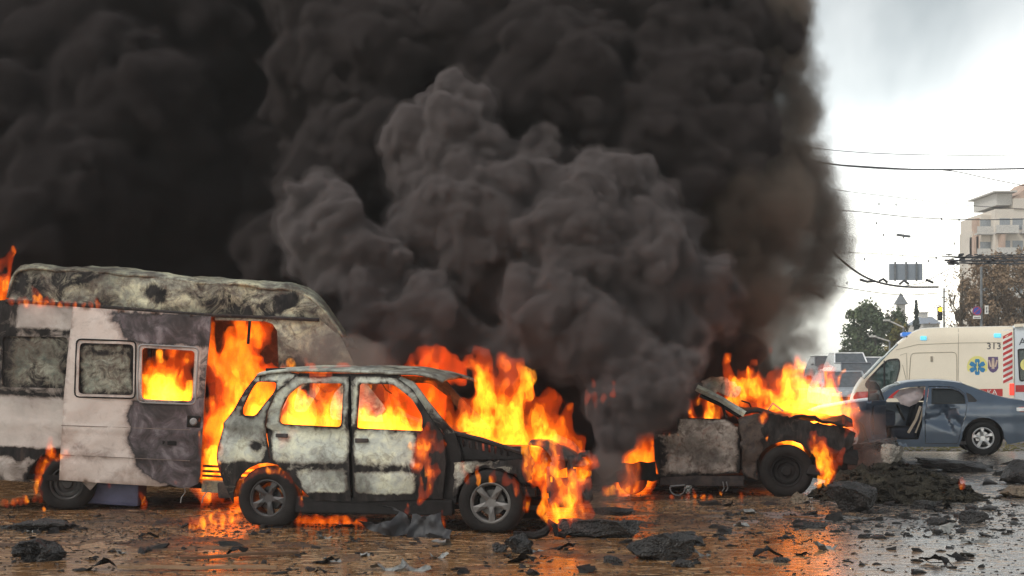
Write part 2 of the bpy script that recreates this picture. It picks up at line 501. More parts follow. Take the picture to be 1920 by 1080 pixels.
def wheel(parent, x, y, z, R_=.32, rr=.2, w=.2, flat=None, rim='alloy', mt=None, mr=None, side=-1, seed=0):
    """wheel > tyre, rim; axis along y, the outer face towards side."""
    e = empty('wheel', (x, y, z)); e.parent = parent
    h = w / 2
    prof = [(rr, -h * .8), (rr + .012, -h), (rr + (R_ - rr) * .55, -h * 1.06), (R_ - .025, -h * .9), (R_ - .006, -h * .7)]
    for k in range(5): prof.append((R_, -h * .62 + k * h * .31))
    prof += [(p[0], -p[1]) for p in prof[:5][::-1]]
    V, Fc = lathe(prof, 56, flat, True)
    rg = random.Random(seed)
    mesh_obj('tyre', V, Fc, mt or M_TYRE, e, True)
    b = MB(); s = side
    V, Fc = lathe([(rr + .004, s * h * .82), (rr - .012, s * h * .86), (rr - .03, s * h * .7), (rr - .035, s * h * .2), (rr - .035, -s * h * .8)], 40)
    b.add(V, Fc)
    a0 = rg.uniform(0, 1)
    if rim == 'alloy':
        V, Fc = lathe([(.002, s * h * .62), (.05, s * h * .62), (.06, s * h * .5), (.06, s * h * .2)], 20); b.add(V, Fc)
        for k in range(5):
            M = Matrix.Rotation(a0 + 2 * math.pi * k / 5, 4, 'Y')
            q = rr - .02
            w0, w1 = .026, .036
            V = [(.035, s * h * .6, -w0), (q, s * h * .78, -w1), (q, s * h * .78, w1), (.035, s * h * .6, w0),
                 (.035, s * h * .3, -w0 * 1.1), (q, s * h * .45, -w1 * 1.1), (q, s * h * .45, w1 * 1.1), (.035, s * h * .3, w0 * 1.1), ((.035 + q) / 2, s * h * .84, 0)]
            b.add(V, [(0, 1, 8), (1, 2, 8), (2, 3, 8), (3, 0, 8), (0, 4, 5, 1), (2, 6, 7, 3), (1, 5, 6, 2), (4, 7, 6, 5)], M)
            bn = MB().tube([(.055, s * h * .7, 0), (.055, s * h * .5, 0)], .009, 6); b.add(bn.v, bn.f, Matrix.Rotation(a0 + .6 + 2 * math.pi * k / 5, 4, 'Y'))
        bk, bf = lathe([(.002, 0), (rr * .62, 0), (rr * .62, -s * .03)], 24); b.add(bk, bf)
    else:
        V, Fc = lathe([(.002, s * h * .55), (.055, s * h * .55), (.07, s * h * .3), (rr * .5, s * h * .25), (rr * .62, s * h * .42), (rr * .8, s * h * .38), (rr - .03, s * h * .1)], 40); b.add(V, Fc)
        for k in range(10):
            bn = MB().tube([(rr * .71, s * h * .47, 0), (rr * .71, s * h * .3, 0)], .012, 6); b.add(bn.v, bn.f, Matrix.Rotation(2 * math.pi * k / 10, 4, 'Y'))
    b.build('rim', mr or M_RIMD, e)
    return e
def lens(t, n):  # evenly spaced
    return [i / n for i in range(n + 1)]
# ------------------------------------------------------------------ smoke
def vol_mat(name, color, density, absorb=None, aniso=0.0):
    m = bpy.data.materials.new(name); m.use_nodes = True
    n, l = m.node_tree.nodes, m.node_tree.links; n.clear()
    o = n.new('ShaderNodeOutputMaterial'); v = n.new('ShaderNodeVolumePrincipled')
    v.inputs['Color'].default_value = (*color, 1)
    v.inputs['Density'].default_value = density
    v.inputs['Anisotropy'].default_value = aniso
    l.new(v.outputs[0], o.inputs['Volume'])
    return m
# ------------------------------------------------------------------ the small burning off-roader
def build_suv():
    fr = Frame(G(500, 990), -14)
    r = fr.root('burning_car', 'gutted ash-grey five-door off-roader on flat tyres, flames in every window', 'car')
    W = 1.58
    S, L = fr.S, fr.L
    zb = L(600, 803)[1]
    def yf(x, z):
        y = 0.0
        if z > zb: y += (z - zb) * .24
        else: y += .05 * ((z - .62) / .35) ** 2 * .5 - .0
        y -= .012 * math.exp(-((z - .78) / .05) ** 2)
        return y + .03 * max(0, -x - .25) ** 2
    # rear quarter panel
    wc = L(500, 938); wf = L(918, 953)
    def arch(c, rad, a0, a1, n=10):
        return [(c[0] + rad * math.cos(R(a0 + (a1 - a0) * k / n)), c[1] + rad * math.sin(R(a0 + (a1 - a0) * k / n))) for k in range(n + 1)]
    ar = .40
    rq = S([(478, 700), (471, 704), (452, 732), (435, 767), (417, 793), (407, 838), (406, 862), (411, 882), (419, 905)])
    rq += [(wc[0] - ar, wc[1] - .04)] + arch(wc, ar, 170, 8)
    rq += S([(561, 916), (536, 886), (506, 860), (496, 816), (498, 771), (513, 734), (543, 708), (556, 702), (530, 697)])
    qwin = fillet(S([(472, 716), (511, 717), (508, 734), (476, 780), (452, 779), (450, 767), (463, 732)]), .04)
    fc = S([(497, 835)])[0]
    char_q = lambda x, z: max(.9 * math.exp(-(((x - L(479, 838)[0]) / .07) ** 2 + ((z - L(479, 838)[1]) / .09) ** 2) * 1.2), .75 if z < L(450, 868)[1] else 0, .8 * math.exp(-((x - fc[0]) / .05) ** 2) if z < zb else 0)
    panel('quarter_panel', rq, M_ASH, r, yf, .03, [qwin], .05, char_q, .75, .03, .02, 3, 1)
    rd = S([(545, 706), (514, 735), (500, 771), (498, 816), (508, 860), (538, 886), (563, 916), (588, 939), (657, 940), (655, 870), (653, 808), (649, 760), (645, 706)])
    dwin = fillet(S([(558, 719), (637, 719), (639, 801), (522, 795), (524, 767), (535, 740)]), .05)
    zl = L(600, 875)[1]; zt = L(600, 881)[1]
    def char_d(x, z):
        a = 1.0 * math.exp(-((z - zl) / .035) ** 2)
        a = max(a, .9 * max(0, 1 - (x - L(505, 0)[0]) / .07)) if z < zb else a
        a = max(a, .75 * max(0, 1 - (L(656, 0)[0] - x) / .07)) if z < zb else a
        if z < zt and x < L(548, 0)[0] + (zt - z) * .6: a = 1
        if z < L(600, 925)[1]: a = 1
        return a
    d1 = panel('door', rd, M_ASH, r, yf, .04, [dwin], .045, char_d, .62, .035, .022, 3.5, 2)
    fd = S([(650, 706), (700, 706), (738, 710), (766, 730), (796, 771), (815, 797), (829, 816), (836, 867), (829, 936), (662, 941), (661, 870), (659, 808), (655, 760)])
    fwin = fillet(S([(666, 719), (732, 721), (768, 749), (790, 780), (792, 809), (667, 803)]), .04)
    def char_f(x, z):
        a = 1.0 * math.exp(-((z - zl + .01) / .035) ** 2)
        a = max(a, 1.1 * min(1, max(0, (x - L(770, 0)[0]) / .09)))
        a = max(a, .8 * max(0, 1 - (x - L(661, 0)[0]) / .06)) if z < zb else a
        if z < L(700, 925)[1]: a = 1
        return a
    d2 = panel('door', fd, M_ASH, r, yf, .04, [fwin], .045, char_f, .62, .035, .022, 3.5, 3)
    for dr, hx, hy in ((d1, 528, 817), (d2, 678, 826)):
        x, z = L(hx, hy)
        MB().box(x - .07, x + .07, -.012, .02, z - .022, z + .022, b=.008).jitter(.006, 9).build('handle', M_CHAR, dr)
    # far side, the same sheets mirrored
    panel('quarter_panel', rq, M_CHAR, r, yf, .03, [qwin], .1, None, .5, .05, .02, 3, 11, far=W)
    panel('door', rd, M_CHAR, r, yf, .04, [dwin], .1, None, .5, .05, .02, 3, 12, far=W)
    panel('door', fd, M_CHAR, r, yf, .04, [fwin], .1, None, .5, .05, .02, 3, 13, far=W)
    # roof
    top = S([(474, 703), (498, 697), (560, 695), (639, 695), (700, 696), (765, 701), (800, 708), (822, 716)])
    top = curve(top, 4)
    def rf(u, v):
        k = u * (len(top) - 1); i = min(int(k), len(top) - 2); t = k - i
        x = top[i][0] * (1 - t) + top[i + 1][0] * t; z = top[i][1] * (1 - t) + top[i + 1][1] * t
        y0 = .12
        y = y0 + (W - 2 * y0) * v
        return (x + .02 * math.sin(u * 9), y, z + .05 * math.sin(math.pi * v) ** .6 - .02)
    sheet('roof', grid(rf, 34, 18), M_ASH, r, .025, lambda x, y, z: .1 + .3 * (x > 1.1), .018, 5)
    # roof rails and the black aerial foot at the back
    x, z = L(505, 696)
    MB().box(x - .12, x + .1, .18, .26, z + .0, z + .035, b=.01).jitter(.01, 8).build('roof_rail', M_BLACK, r)
    # A pillar near and far, windscreen frame
    pil = S([(742, 706), (766, 716), (800, 757), (852, 815), (838, 822), (812, 800), (770, 740), (735, 716)])
    panel('windscreen_pillar', pil, M_ASH, r, lambda x, z: yf(x, z) + .035, .05, g=.05, char=lambda x, z: .55 if z < L(0, 760)[1] else .2, dent=.01, seed=4)
    panel('windscreen_pillar', pil, M_CHAR, r, lambda x, z: yf(x, z) + .035, .05, g=.08, seed=4, far=W)
    # tailgate
    tg = S([(474, 706), (437, 767), (419, 793), (409, 838), (408, 866), (413, 890)])
    def tgf(u, v):
        k = u * (len(tg) - 1); i = min(int(k), len(tg) - 2); t = k - i
        x = tg[i][0] * (1 - t) + tg[i + 1][0] * t; z = tg[i][1] * (1 - t) + tg[i + 1][1] * t
        ins = .14 * (1 - u) + .02
        y = ins + (W - 2 * ins) * v
        return (x - .07 * math.sin(math.pi * v), y, z)
    rows = grid(tgf, 14, 14)
    sheet('tailgate', rows[6:], M_ASH, r, .03, lambda x, y, z: .35, .01, 6)
    MB().box(L(413, 0)[0] - .09, L(413, 0)[0] + .1, .08, W - .08, .30, .48, b=.03).jitter(.03, 4).build('rear_bumper', M_CHAR, r)
    # sill
    a = L(560, 935); b = L(838, 960)
    MB().box(a[0] - .05, b[0] + .05, .03, .14, a[1] - .15, a[1] + .02, b=.02).jitter(.015, 5).build('sill', M_BLACK, r)
    MB().box(a[0] - .05, b[0] + .05, W - .14, W - .03, a[1] - .15, a[1] + .02, b=.02).jitter(.015, 5).build('sill', M_BLACK, r)
    MB().box(a[0] - .7, b[0] + 1.1, .2, W - .2, a[1] - .1, a[1] - .05).jitter(.03, 3).build('floor_pan', M_BLACK, r)
    # lower front door pillar and bulkhead
    bp = S([(829, 816), (850, 812), (862, 850), (858, 900), (852, 945), (828, 945), (834, 867)])
    panel('front_pillar', bp, M_BLACK, r, lambda x, z: .05, .2, g=.08, dent=.03, seed=6)
    MB().box(L(835, 0)[0], L(835, 0)[0] + .06, .1, W - .1, .3, L(845, 815)[1]).jitter(.03, 4).build('bulkhead', M_BLACK, r)
    # plates behind the door gap and behind the slots
    g0 = S([(640, 706), (664, 706), (668, 940), (648, 940)])
    panel('door_post', g0, M_BLACK, r, lambda x, z: yf(x, z) + .045, .03, g=.12, seed=14)
    g0 = S([(850, 822), (960, 845), (968, 880), (850, 880)])
    panel('inner_wing', g0, M_CHAR, r, lambda x, z: .24, .03, g=.12, seed=15)
    g0 = S([(548, 700), (640, 700), (740, 702), (740, 712), (548, 712)])
    panel('roof_rail_frame', g0, M_CHAR, r, lambda x, z: yf(x, z) + .045, .03, g=.12, seed=16)
    # slotted inner wing
    ap = S([(845, 812), (880, 822), (930, 834), (974, 852), (976, 862), (930, 862), (868, 862), (850, 868)])
    slots = []
    for k in range(8):
        x0 = 862 + k * 12
        y0 = 824 + (x0 - 862) * .22
        slots.append(S([(x0, y0), (x0 + 5, y0 + 1), (x0 + 6, y0 + 15), (x0 + 1, y0 + 14)]))
    panel('inner_wing', ap, M_BLACK, r, lambda x, z: .10, .02, slots, .05, dent=.02, seed=7)
    MB().tube([(L(842, 811)[0], .1, L(842, 811)[1]), (L(900, 824)[0], .09, L(900, 824)[1]), (L(975, 850)[0], .08, L(975, 850)[1])], .022, 6).jitter(.008, 6).build('wing_rail', M_CHAR, r)
    # pale strip above the front wheel, broken wing
    af = S([(858, 868), (905, 866), (978, 868), (980, 850), (960, 846), (975, 843), (984, 852), (988, 905)])
    wg = S([(850, 870), (870, 864), (925, 866), (978, 862), (982, 846), (970, 843), (990, 838), (1000, 870), (996, 900), (978, 905), (966, 890), (940, 880), (905, 876), (878, 888), (864, 905), (856, 925), (846, 930)])
    panel('front_wing', wg, M_ASH, r, lambda x, z: .02, .025, g=.04, char=lambda x, z: .38 + .5 * max(0, (x - L(900, 0)[0]) / .5), edge=.6, dent=.05, dsc=5, seed=8, jag=.012)
    # engine mass, cross member, bonnet skin folded up at the front
    rb = MB(); rg = random.Random(4)
    x0, x1 = L(868, 0)[0], L(990, 0)[0]
    for k in range(16):
        cx = rg.uniform(x0 + .1, x1); cy = rg.uniform(.35, W - .35); cz = rg.uniform(.35, .78); s = rg.uniform(.08, .22)
        M = Matrix.Rotation(rg.uniform(-.4, .4), 4, 'X') @ Matrix.Rotation(rg.uniform(-.3, .3), 4, 'Y')
        rb.box(cx - s, cx + s, cy - s, cy + s, cz - s * .7, cz + s * .7, b=.03)
    rb.jitter(.03, 6).build('engine', M_BLACK, r)
    MB().box(x0, x1 + .05, .12, .2, .38, .48, b=.01).jitter(.02, 4).build('chassis_leg', M_BLACK, r)
    hb = S([(1018, 834), (1045, 832), (1078, 842), (1100, 860), (1110, 888), (1085, 892), (1040, 880), (1005, 868)], .45)
    def hf(u, v):
        x = L(985, 0)[0] + .48 * u; y = .12 + (W - .24) * v
        return (x - .18 * (2 * v - 1) ** 2 * u, y, .93 - .05 * u - .22 * u ** 3 + .03 * math.sin(v * 7))
    sheet('bonnet_front', grid(hf, 12, 16), M_CHAR, r, .02, lambda x, y, z: .3, .05, 9)
    # front end: bumper shell with the lamp hole burnt out
    def bf(u, v):
        a = R(-100 + 200 * v)
        zz = .80 - .52 * u
        xx = x1 + .26 + .2 * math.cos(a) - .05 * (1 - u)
        yy = W / 2 + (W / 2 - .06) * math.sin(a) / math.sin(R(100)) * 1.0
        return (xx, yy, zz)
    rows = grid(bf, 10, 40)
    me_rows = rows
    fb = MB()
    nr, nc = len(rows), len(rows[0])
    V = [p for q in rows for p in q]
    Fc = []
    for i in range(nr - 1):
        for j in range(nc - 1):
            v = j / nc
            if 1 <= i <= 3 and (.10 < v < .26 or .74 < v < .9): continue       # lamp openings
            if 2 <= i <= 4 and .32 < v < .68: continue                          # grille opening
            if mnoise.noise(Vector((i * .5, j * .35, 3))) > .32: continue       # burnt through
            Fc.append((i * nc + j, i * nc + j + 1, (i + 1) * nc + j + 1, (i + 1) * nc + j))
    fb.add(V, Fc).jitter(.03, 4)
    o = fb.build('front_bumper', M_CHAR, r, True)
    s = o.modifiers.new('thickness', 'SOLIDIFY'); s.thickness = .02
    MB().tube([(x1 + .2, .12, .5), (x1 + .36, W / 2, .5), (x1 + .2, W - .12, .5)], .05, 6).jitter(.02, 5).build('bumper_bar', M_BLACK, r)
    MB().box(x1 + .1, x1 + .16, .15, W - .15, .35, .82, b=.01).jitter(.03, 5).build('radiator_frame', M_BLACK, r)
    # seats and steering wheel left as frames
    for sx, sy in ((.95, .4), (.95, W - .4), (.15, .42), (.15, W - .42)):
        e = MB()
        e.tube([(sx, sy - .2, .45), (sx - .12, sy - .2, 1.0), (sx - .13, sy + .2, 1.0), (sx, sy + .2, .45)], .016, 6)
        for k in range(4): e.tube([(sx - .03 * k, sy - .2, .55 + .11 * k), (sx - .03 * k, sy + .2, .55 + .11 * k)], .007, 4)
        e.tube([(sx, sy - .2, .45), (sx + .42, sy - .2, .42), (sx + .42, sy + .2, .42), (sx, sy + .2, .45)], .016, 6)
        e.build('seat_frame', M_BLACK, r)
    # wheels
    wheel(r, wc[0], .11, .315, .345, .205, .2, -.285, 'alloy', mr=M_RIMD, seed=1)
    wheel(r, wf[0], .11, .315, .345, .215, .2, -.285, 'alloy', mr=M_RIM, seed=8)
    wheel(r, wc[0], W - .11, .315, .345, .205, .2, -.285, 'alloy', mr=M_RIMD, side=1, seed=3)
    wheel(r, wf[0], W - .11, .315, .345, .205, .2, -.285, 'alloy', mr=M_RIMD, side=1, seed=4)
    # trim hanging loose inside the windows
    for px, py in ((575, 719), (700, 721)):
        x, z = L(px, py)
        MB().tube([(x, .3, z), (x + .04, .3, z - .06), (x + .1, .31, z - .1)], .006, 5).build('loose_trim', M_BLACK, r)
    return fr, r
SUV, suv = build_suv()
# ------------------------------------------------------------------ the burning high-roofed van
def box_ends(name, x0, x1, y0, y1, z0, z1, mat, parent, j=.0, b=.01, seed=0):
    m = MB().box(x0, x1, y0, y1, z0, z1, b=b)
    if j: m.jitter(j, 4, seed)
    return m.build(name, mat, parent)
def build_van():
    d = 19.2
    fr = Frame(Vector(((120 - 960) * d / F, d, 0.0)), 4.0, 3.2)
    r = fr.root('burning_van', 'burnt-out white high-roofed van with its side door open onto the fire', 'van')
    S, L = fr.S, fr.L
    W = 1.95
    zr = L(200, 575)[1]                      # rain gutter
    z0 = L(0, 750)[1]
    xf = L(600, 600)[0]                      # top of windscreen
    def yf(x, z):
        return .07 * max(0, (z - z0) / 1.2) ** 2 - .015 * math.exp(-((z - L(0, 792)[1]) / .04) ** 2)
    def ys(x, z):                            # the roof side leans in over the gutter
        return yf(x, zr) + .05 + .35 * max(0, z - zr) ** 1.3
    wc = L(122, 914)
    # rear side panel: from the rear corner to the door opening, with the wheel arch
    side = S([(-20, 563), (11, 562), (60, 566), (150, 572), (150, 900)])
    side += [(wc[0] + .3, wc[1] - .02)] + [(wc[0] + .47 * math.cos(R(a)), wc[1] + .47 * math.sin(R(a))) for a in range(20, 176, 15)]
    side += S([(62, 905), (-20, 898), (-48, 880), (-50, 700), (-42, 600)])
    win = fillet(S([(4, 630), (127, 632), (122, 728), (4, 726)]), .06)
    yw = L(0, 600)[1]; gut = L(60, 566)[1]
    def ch_side(x, z):
        a = 0
        wx0, wz0 = L(0, 740); wz1 = L(0, 616)[1]
        if wz0 < z < wz1: a = .55
        a = max(a, .9 * math.exp(-((z - L(0, 735)[1]) / .05) ** 2), .95 * math.exp(-((z - L(0, 617)[1]) / .05) ** 2))
        if x < L(30, 600)[0] and z > wz0: a = max(a, .8)
        if L(0, 858)[1] < z < L(0, 838)[1]: a = 1.1
        if z < L(0, 858)[1]: a = .42
        a = max(a, .8 * math.exp(-((math.hypot(x - wc[0], z - wc[1]) - .47) / .04) ** 2))
        return a
    panel('side_panel', side, M_WHITE, r, yf, .03, [win], .06, ch_side, .6, .03, .02, 2, 21)
    # glass baked grey in the rear quarter window
    panel('window', [(a, b) for a, b in win], M_GLASSB, r, lambda x, z: yf(x, z) + .02, .008, g=.07, char=lambda x, z: .33 + .4 * math.exp(-((x - L(50, 0)[0]) / .08) ** 2), edge=.7, edge_w=.05, seed=22)
    # far side: closed sheet with window holes
    far = S([(-45, 563), (600, 600), (640, 640), (700, 800), (700, 915), (-45, 890)])
    panel('side_panel', far, M_CHAR, r, yf, .03, [fillet(S([(30, 640), (180, 640), (180, 735), (30, 735)]), .06), fillet(S([(230, 645), (370, 650), (370, 750), (230, 745)]), .06)], .12, None, .5, .06, .02, 2, 23, far=W)
    # high roof
    prof = curve(S([(12, 560), (23, 512), (50, 504), (95, 504), (160, 507), (230, 512), (300, 519), (373, 527), (440, 532), (488, 536), (525, 537), (553, 541), (574, 549), (592, 566), (613, 594), (640, 634)]), 4)
    # side sheet of the high roof
    rs = S([(11, 562)]) + prof[1:-1] + S([(640, 634), (598, 600), (500, 594), (402, 591), (300, 583), (195, 575), (100, 569)])
    def ch_roof(x, z):
        a = 0.0
        for px, py, rr, k in ((150, 520, 60, .5), (288, 545, 26, .75), (296, 560, 22, .7), (90, 545, 90, .5), (40, 530, 70, .55), (180, 566, 50, .5), (240, 584, 40, .45), (420, 584, 120, .5), (540, 562, 36, .7), (575, 585, 50, .5), (480, 590, 90, .5), (360, 550, 50, .32), (600, 610, 50, .5), (230, 512, 40, .3)):
            x_, z_ = L(px, py); q = rr * d / F
            a = max(a, k * 1.22 * math.exp(-(((x - x_) / q) ** 2 + ((z - z_) / (q * .6)) ** 2)))
        return a
    panel('roof_side', rs, M_VROOF, r, ys, .03, g=.06, char=ch_roof, edge=.35, edge_w=.02, dent=.06, dsc=2.2, seed=24)
    panel('roof_side', rs, M_CHAR, r, ys, .03, g=.12, char=ch_roof, dent=.05, dsc=2.2, seed=25, far=W)
    def rf(u, v):
        k = u * (len(prof) - 1); i = min(int(k), len(prof) - 2); t = k - i
        x = prof[i][0] * (1 - t) + prof[i + 1][0] * t; z = prof[i][1] * (1 - t) + prof[i + 1][1] * t
        a = ys(x, max(z, zr)) - .01
        return (x, a + (W - 2 * a) * v, z + .07 * math.sin(math.pi * v) ** .5 - .015)
    sheet('roof', grid(rf, 60, 22), M_VROOF, r, .03, lambda x, y, z: ch_roof(x, z) * .7, .05, 26)
    # gutter
    g0 = S([(8, 563), (100, 569), (195, 576), (300, 584), (402, 592), (500, 595), (598, 600)])
    MB().tube([(a, yf(a, b) - .01, b) for a, b in g0], .022, 6).jitter(.008, 5).build('gutter', M_CHAR, r)
    # sliding door, hung out of its opening
    dr = S([(138, 575), (396, 593), (395, 620), (388, 700), (382, 800), (377, 890), (373, 906), (356, 914), (339, 914), (322, 908), (300, 911), (270, 909), (200, 905), (114, 899), (117, 840), (123, 741), (131, 650)])
    w1 = fillet(S([(152, 643), (252, 646), (252, 741), (150, 738)]), .05)
    w2 = fillet(S([(268, 652), (367, 658), (362, 752), (268, 748)]), .05)
    blob = S([(253, 753), (240, 778), (247, 800), (240, 822), (256, 850), (258, 872), (290, 898), (330, 912), (380, 912), (392, 740), (330, 756)])
    top = S([(204, 585), (222, 600), (236, 632), (262, 645), (398, 650), (400, 590)])
    def sd(poly, x, z):
        q = segdist(poly, np.array([x]), np.array([z]))[0]
        return q if inside(poly, np.array([x]), np.array([z]))[0] else -q
    def ch_door(x, z):
        a = max(.55 + sd(blob, x, z) * 9, .5 + sd(top, x, z) * 6)
        a = min(max(a, 0), 1.0)
        if x > L(372, 700)[0] and z > L(0, 760)[1]: a = max(a, .45)
        for px, py, rr, k in ((185, 852, 30, .38), (150, 838, 16, .35), (215, 600, 12, .7), (160, 855, 30, .3)):
            x_, z_ = L(px, py); q = rr * d / F
            a = max(a, k * math.exp(-(((x - x_) / q) ** 2 + ((z - z_) / (q * .35)) ** 2)))
        return a
    def yd(x, z):
        return -.10 + .05 * max(0, (z - z0)) ** 2 - .012 * math.exp(-((z - L(0, 795)[1]) / .02) ** 2) - .010 * math.exp(-((z - L(200, 853)[1]) / .02) ** 2) + .018 * math.exp(-(((x - L(192, 0)[0]) / .14) ** 2 + ((z - L(0, 850)[1]) / .03) ** 2))
    M_DOOR = M_WHITE
    do = panel('sliding_door', dr, M_DOORM, r, yd, .05, [w1, w2], .045, ch_door, .25, .02, .016, 3, 27)
    # window frame lines and the left pane baked opaque
    panel('window', w1, M_GLASSB, do, lambda x, z: yd(x, z) + .025, .01, g=.06, char=lambda x, z: .30 + .35 * math.exp(-((z - L(0, 648)[1]) / .05) ** 2), edge=.8, edge_w=.035, seed=28)
    fo = [(a, yd(a, b) - .008, b) for a, b in fillet(S([(146, 636), (257, 640), (256, 747), (143, 744)]), .06)]
    MB().tube(fo + fo[:1], .010, 5).build('window_seal', M_BLACK, do)
    fo = [(a, yd(a, b) - .006, b) for a, b in fillet(S([(262, 646), (374, 652), (368, 758), (261, 754)]), .06)]
    MB().tube(fo + fo[:1], .010, 5).build('window_seal', M_ASH2, do)
    for py0, py1 in ((797, 806), (852, 864)):
        q = resample(S([(118, py0), (378, py1)]), .12)[:-1]
        q = [p for p in q if p[0] < L(378, 800)[0]]
        n_ = len(q) // 2 + 1
        MB().tube([(a, yd(a, b) - .002, b) for a, b in q[:n_]], .006, 4).build('door_crease', M_CREASE, do)
    x, z = L(320, 830)
    MB().box(x - .09, x + .09, yd(x, z) - .004, yd(x, z) + .02, z - .03, z + .03, b=.01).build('latch_recess', M_BLACK, do)
    x, z = L(365, 790)
    V, Fc = lathe([(.001, -.03), (.03, -.03), (.045, -.015), (.05, .01)], 16)
    MB().add(V, Fc, Matrix.Translation((x, yd(x, z) - .0, z))).build('handle', M_ASH2, do)
    MB().box(x - .08, x + .08, yd(x, z) - .012, yd(x, z) + .01, z - .07, z + .07, b=.01).build('handle_plate', M_BLACK, do)
    # body forward of the opening: jamb, cab door area, sloping pillar
    fw = S([(402, 592), (600, 599), (640, 634), (672, 700), (720, 760), (735, 800), (735, 912), (520, 925), (523, 700), (519, 620), (510, 607), (495, 602), (402, 600)])
    cw = fillet(S([(560, 640), (625, 642), (668, 712), (672, 750), (556, 748)]), .06)
    def ch_cab(x, z):
        a = .12 + .8 * math.exp(-(((x - L(600, 0)[0]) / .3) ** 2 + ((z - L(0, 670)[1]) / .25) ** 2))
        return a
    panel('cab_side', fw, M_VROOF, r, yf, .03, [], .06, ch_cab, .2, .02, .02, 2, 29)
    # cab front: windscreen frame and short bonnet
    def nf(u, v):
        pts = [(640, 634), (672, 700), (715, 765), (790, 800), (830, 830), (838, 900)]
        pts = S(pts)
        k = u * (len(pts) - 1); i = min(int(k), len(pts) - 2); t = k - i
        x = pts[i][0] * (1 - t) + pts[i + 1][0] * t; z = pts[i][1] * (1 - t) + pts[i + 1][1] * t
        return (x + .08 * math.sin(math.pi * v), .1 + (W - .2) * v, z)
    rows = grid(nf, 20, 14)
    sheet('bonnet', rows[9:], M_CHAR, r, .02, lambda *a: .4, .03, 30)
    sheet('windscreen_frame', rows[:2], M_CHAR, r, .03, lambda *a: .4, .0, 31)
    nose = S([(715, 765), (790, 800), (830, 830), (838, 900), (735, 912)])
    panel('front_wing', nose, M_CHAR, r, yf, .03, g=.1, seed=32)
    panel('front_wing', nose, M_CHAR, r, yf, .03, g=.1, seed=32, far=W)
    # floor, sill, bulkhead, racks
    a0, a1 = L(-40, 880), L(735, 915)
    fz = L(400, 905)[1]
    box_ends('floor_pan', a0[0], a1[0], .05, W - .05, fz - .08, fz, M_BLACK, r, .02)
    sx0, sx1 = L(378, 905)[0], L(520, 915)[0]
    box_ends('step', sx0, sx1, .02, .22, fz - .12, fz + .02, M_VROOF, r, .02)
    for k in range(3): box_ends('sill', sx0, sx1, .03, .05, fz + .06 + k * .06, fz + .09 + k * .06, M_CHAR, r, .01, .004, k)
    # far opening frame inside: seat skeletons and roof bows
    for k in range(5):
        px = 60 + k * 110
        pts = [(L(px, 0)[0], .12, zr - .35), (L(px, 0)[0], .2, zr + .1), (L(px, 0)[0], W / 2, zr + .2), (L(px, 0)[0], W - .2, zr + .1), (L(px, 0)[0], W - .12, fz)]
        MB().tube(pts, .02, 5).build('roof_bow', M_BLACK, r)
    box_ends('rear_door', a0[0] - .12, a0[0] - .06, .08, W - .08, fz + .1, zr, M_CHAR, r, .02)
    box_ends('rear_bumper', a0[0] - .2, a0[0], .05, W - .05, fz - .1, fz + .1, M_CHAR, r, .02, .03)
    # belly tank and hanging wires
    tx = L(205, 932)
    box_ends('fuel_tank', tx[0] - .36, tx[0] + .3, .3, .95, tx[1] - .13, tx[1] + .17, M_TANK, r, .015, .05)
    for px in (345, 385):
        x, z = L(px, 918)
        MB().tube([(x, .0, z + .05), (x + .02, -.02, z - .03), (x - .02, -.03, z - .09), (x - .03, -.02, z - .16)], .007, 5).build('loose_wire', M_ASH2, r)
    gz = -.0
    wheel(r, wc[0], .16, .32, .335, .2, .22, -.30, 'steel', seed=2)
    wheel(r, wc[0], W - .16, .32, .335, .2, .22, -.30, 'steel', side=1, seed=3)
    fx = L(745, 925)[0]
    wheel(r, fx, .16, L(745, 925)[1] + .0, .30, .19, .2, -.2, 'steel', seed=5)
    wheel(r, fx, W - .16, L(745, 925)[1] + .0, .30, .19, .2, -.2, 'steel', side=1, seed=6)
    return fr, r
M_GLASSB = burnt('heat_crazed_glass', [(.3, (.05, .055, .05)), (.42, (.16, .18, .15)), (.52, (.34, .35, .28)), (.62, (.14, .15, .13)), (.75, (.42, .42, .30))], sc=1.2, spots=.8)
M_CREASE = simple('dull_brown_crease', (.16, .125, .11), .7)  # dull brown, drawn as a thin line along each door crease
M_ASH2 = simple('scorched_trim', (.22, .22, .22), .6)
M_TANK = simple('blue_grey_tank_plastic', (.13, .14, .24), .6, 0, .4, 2)
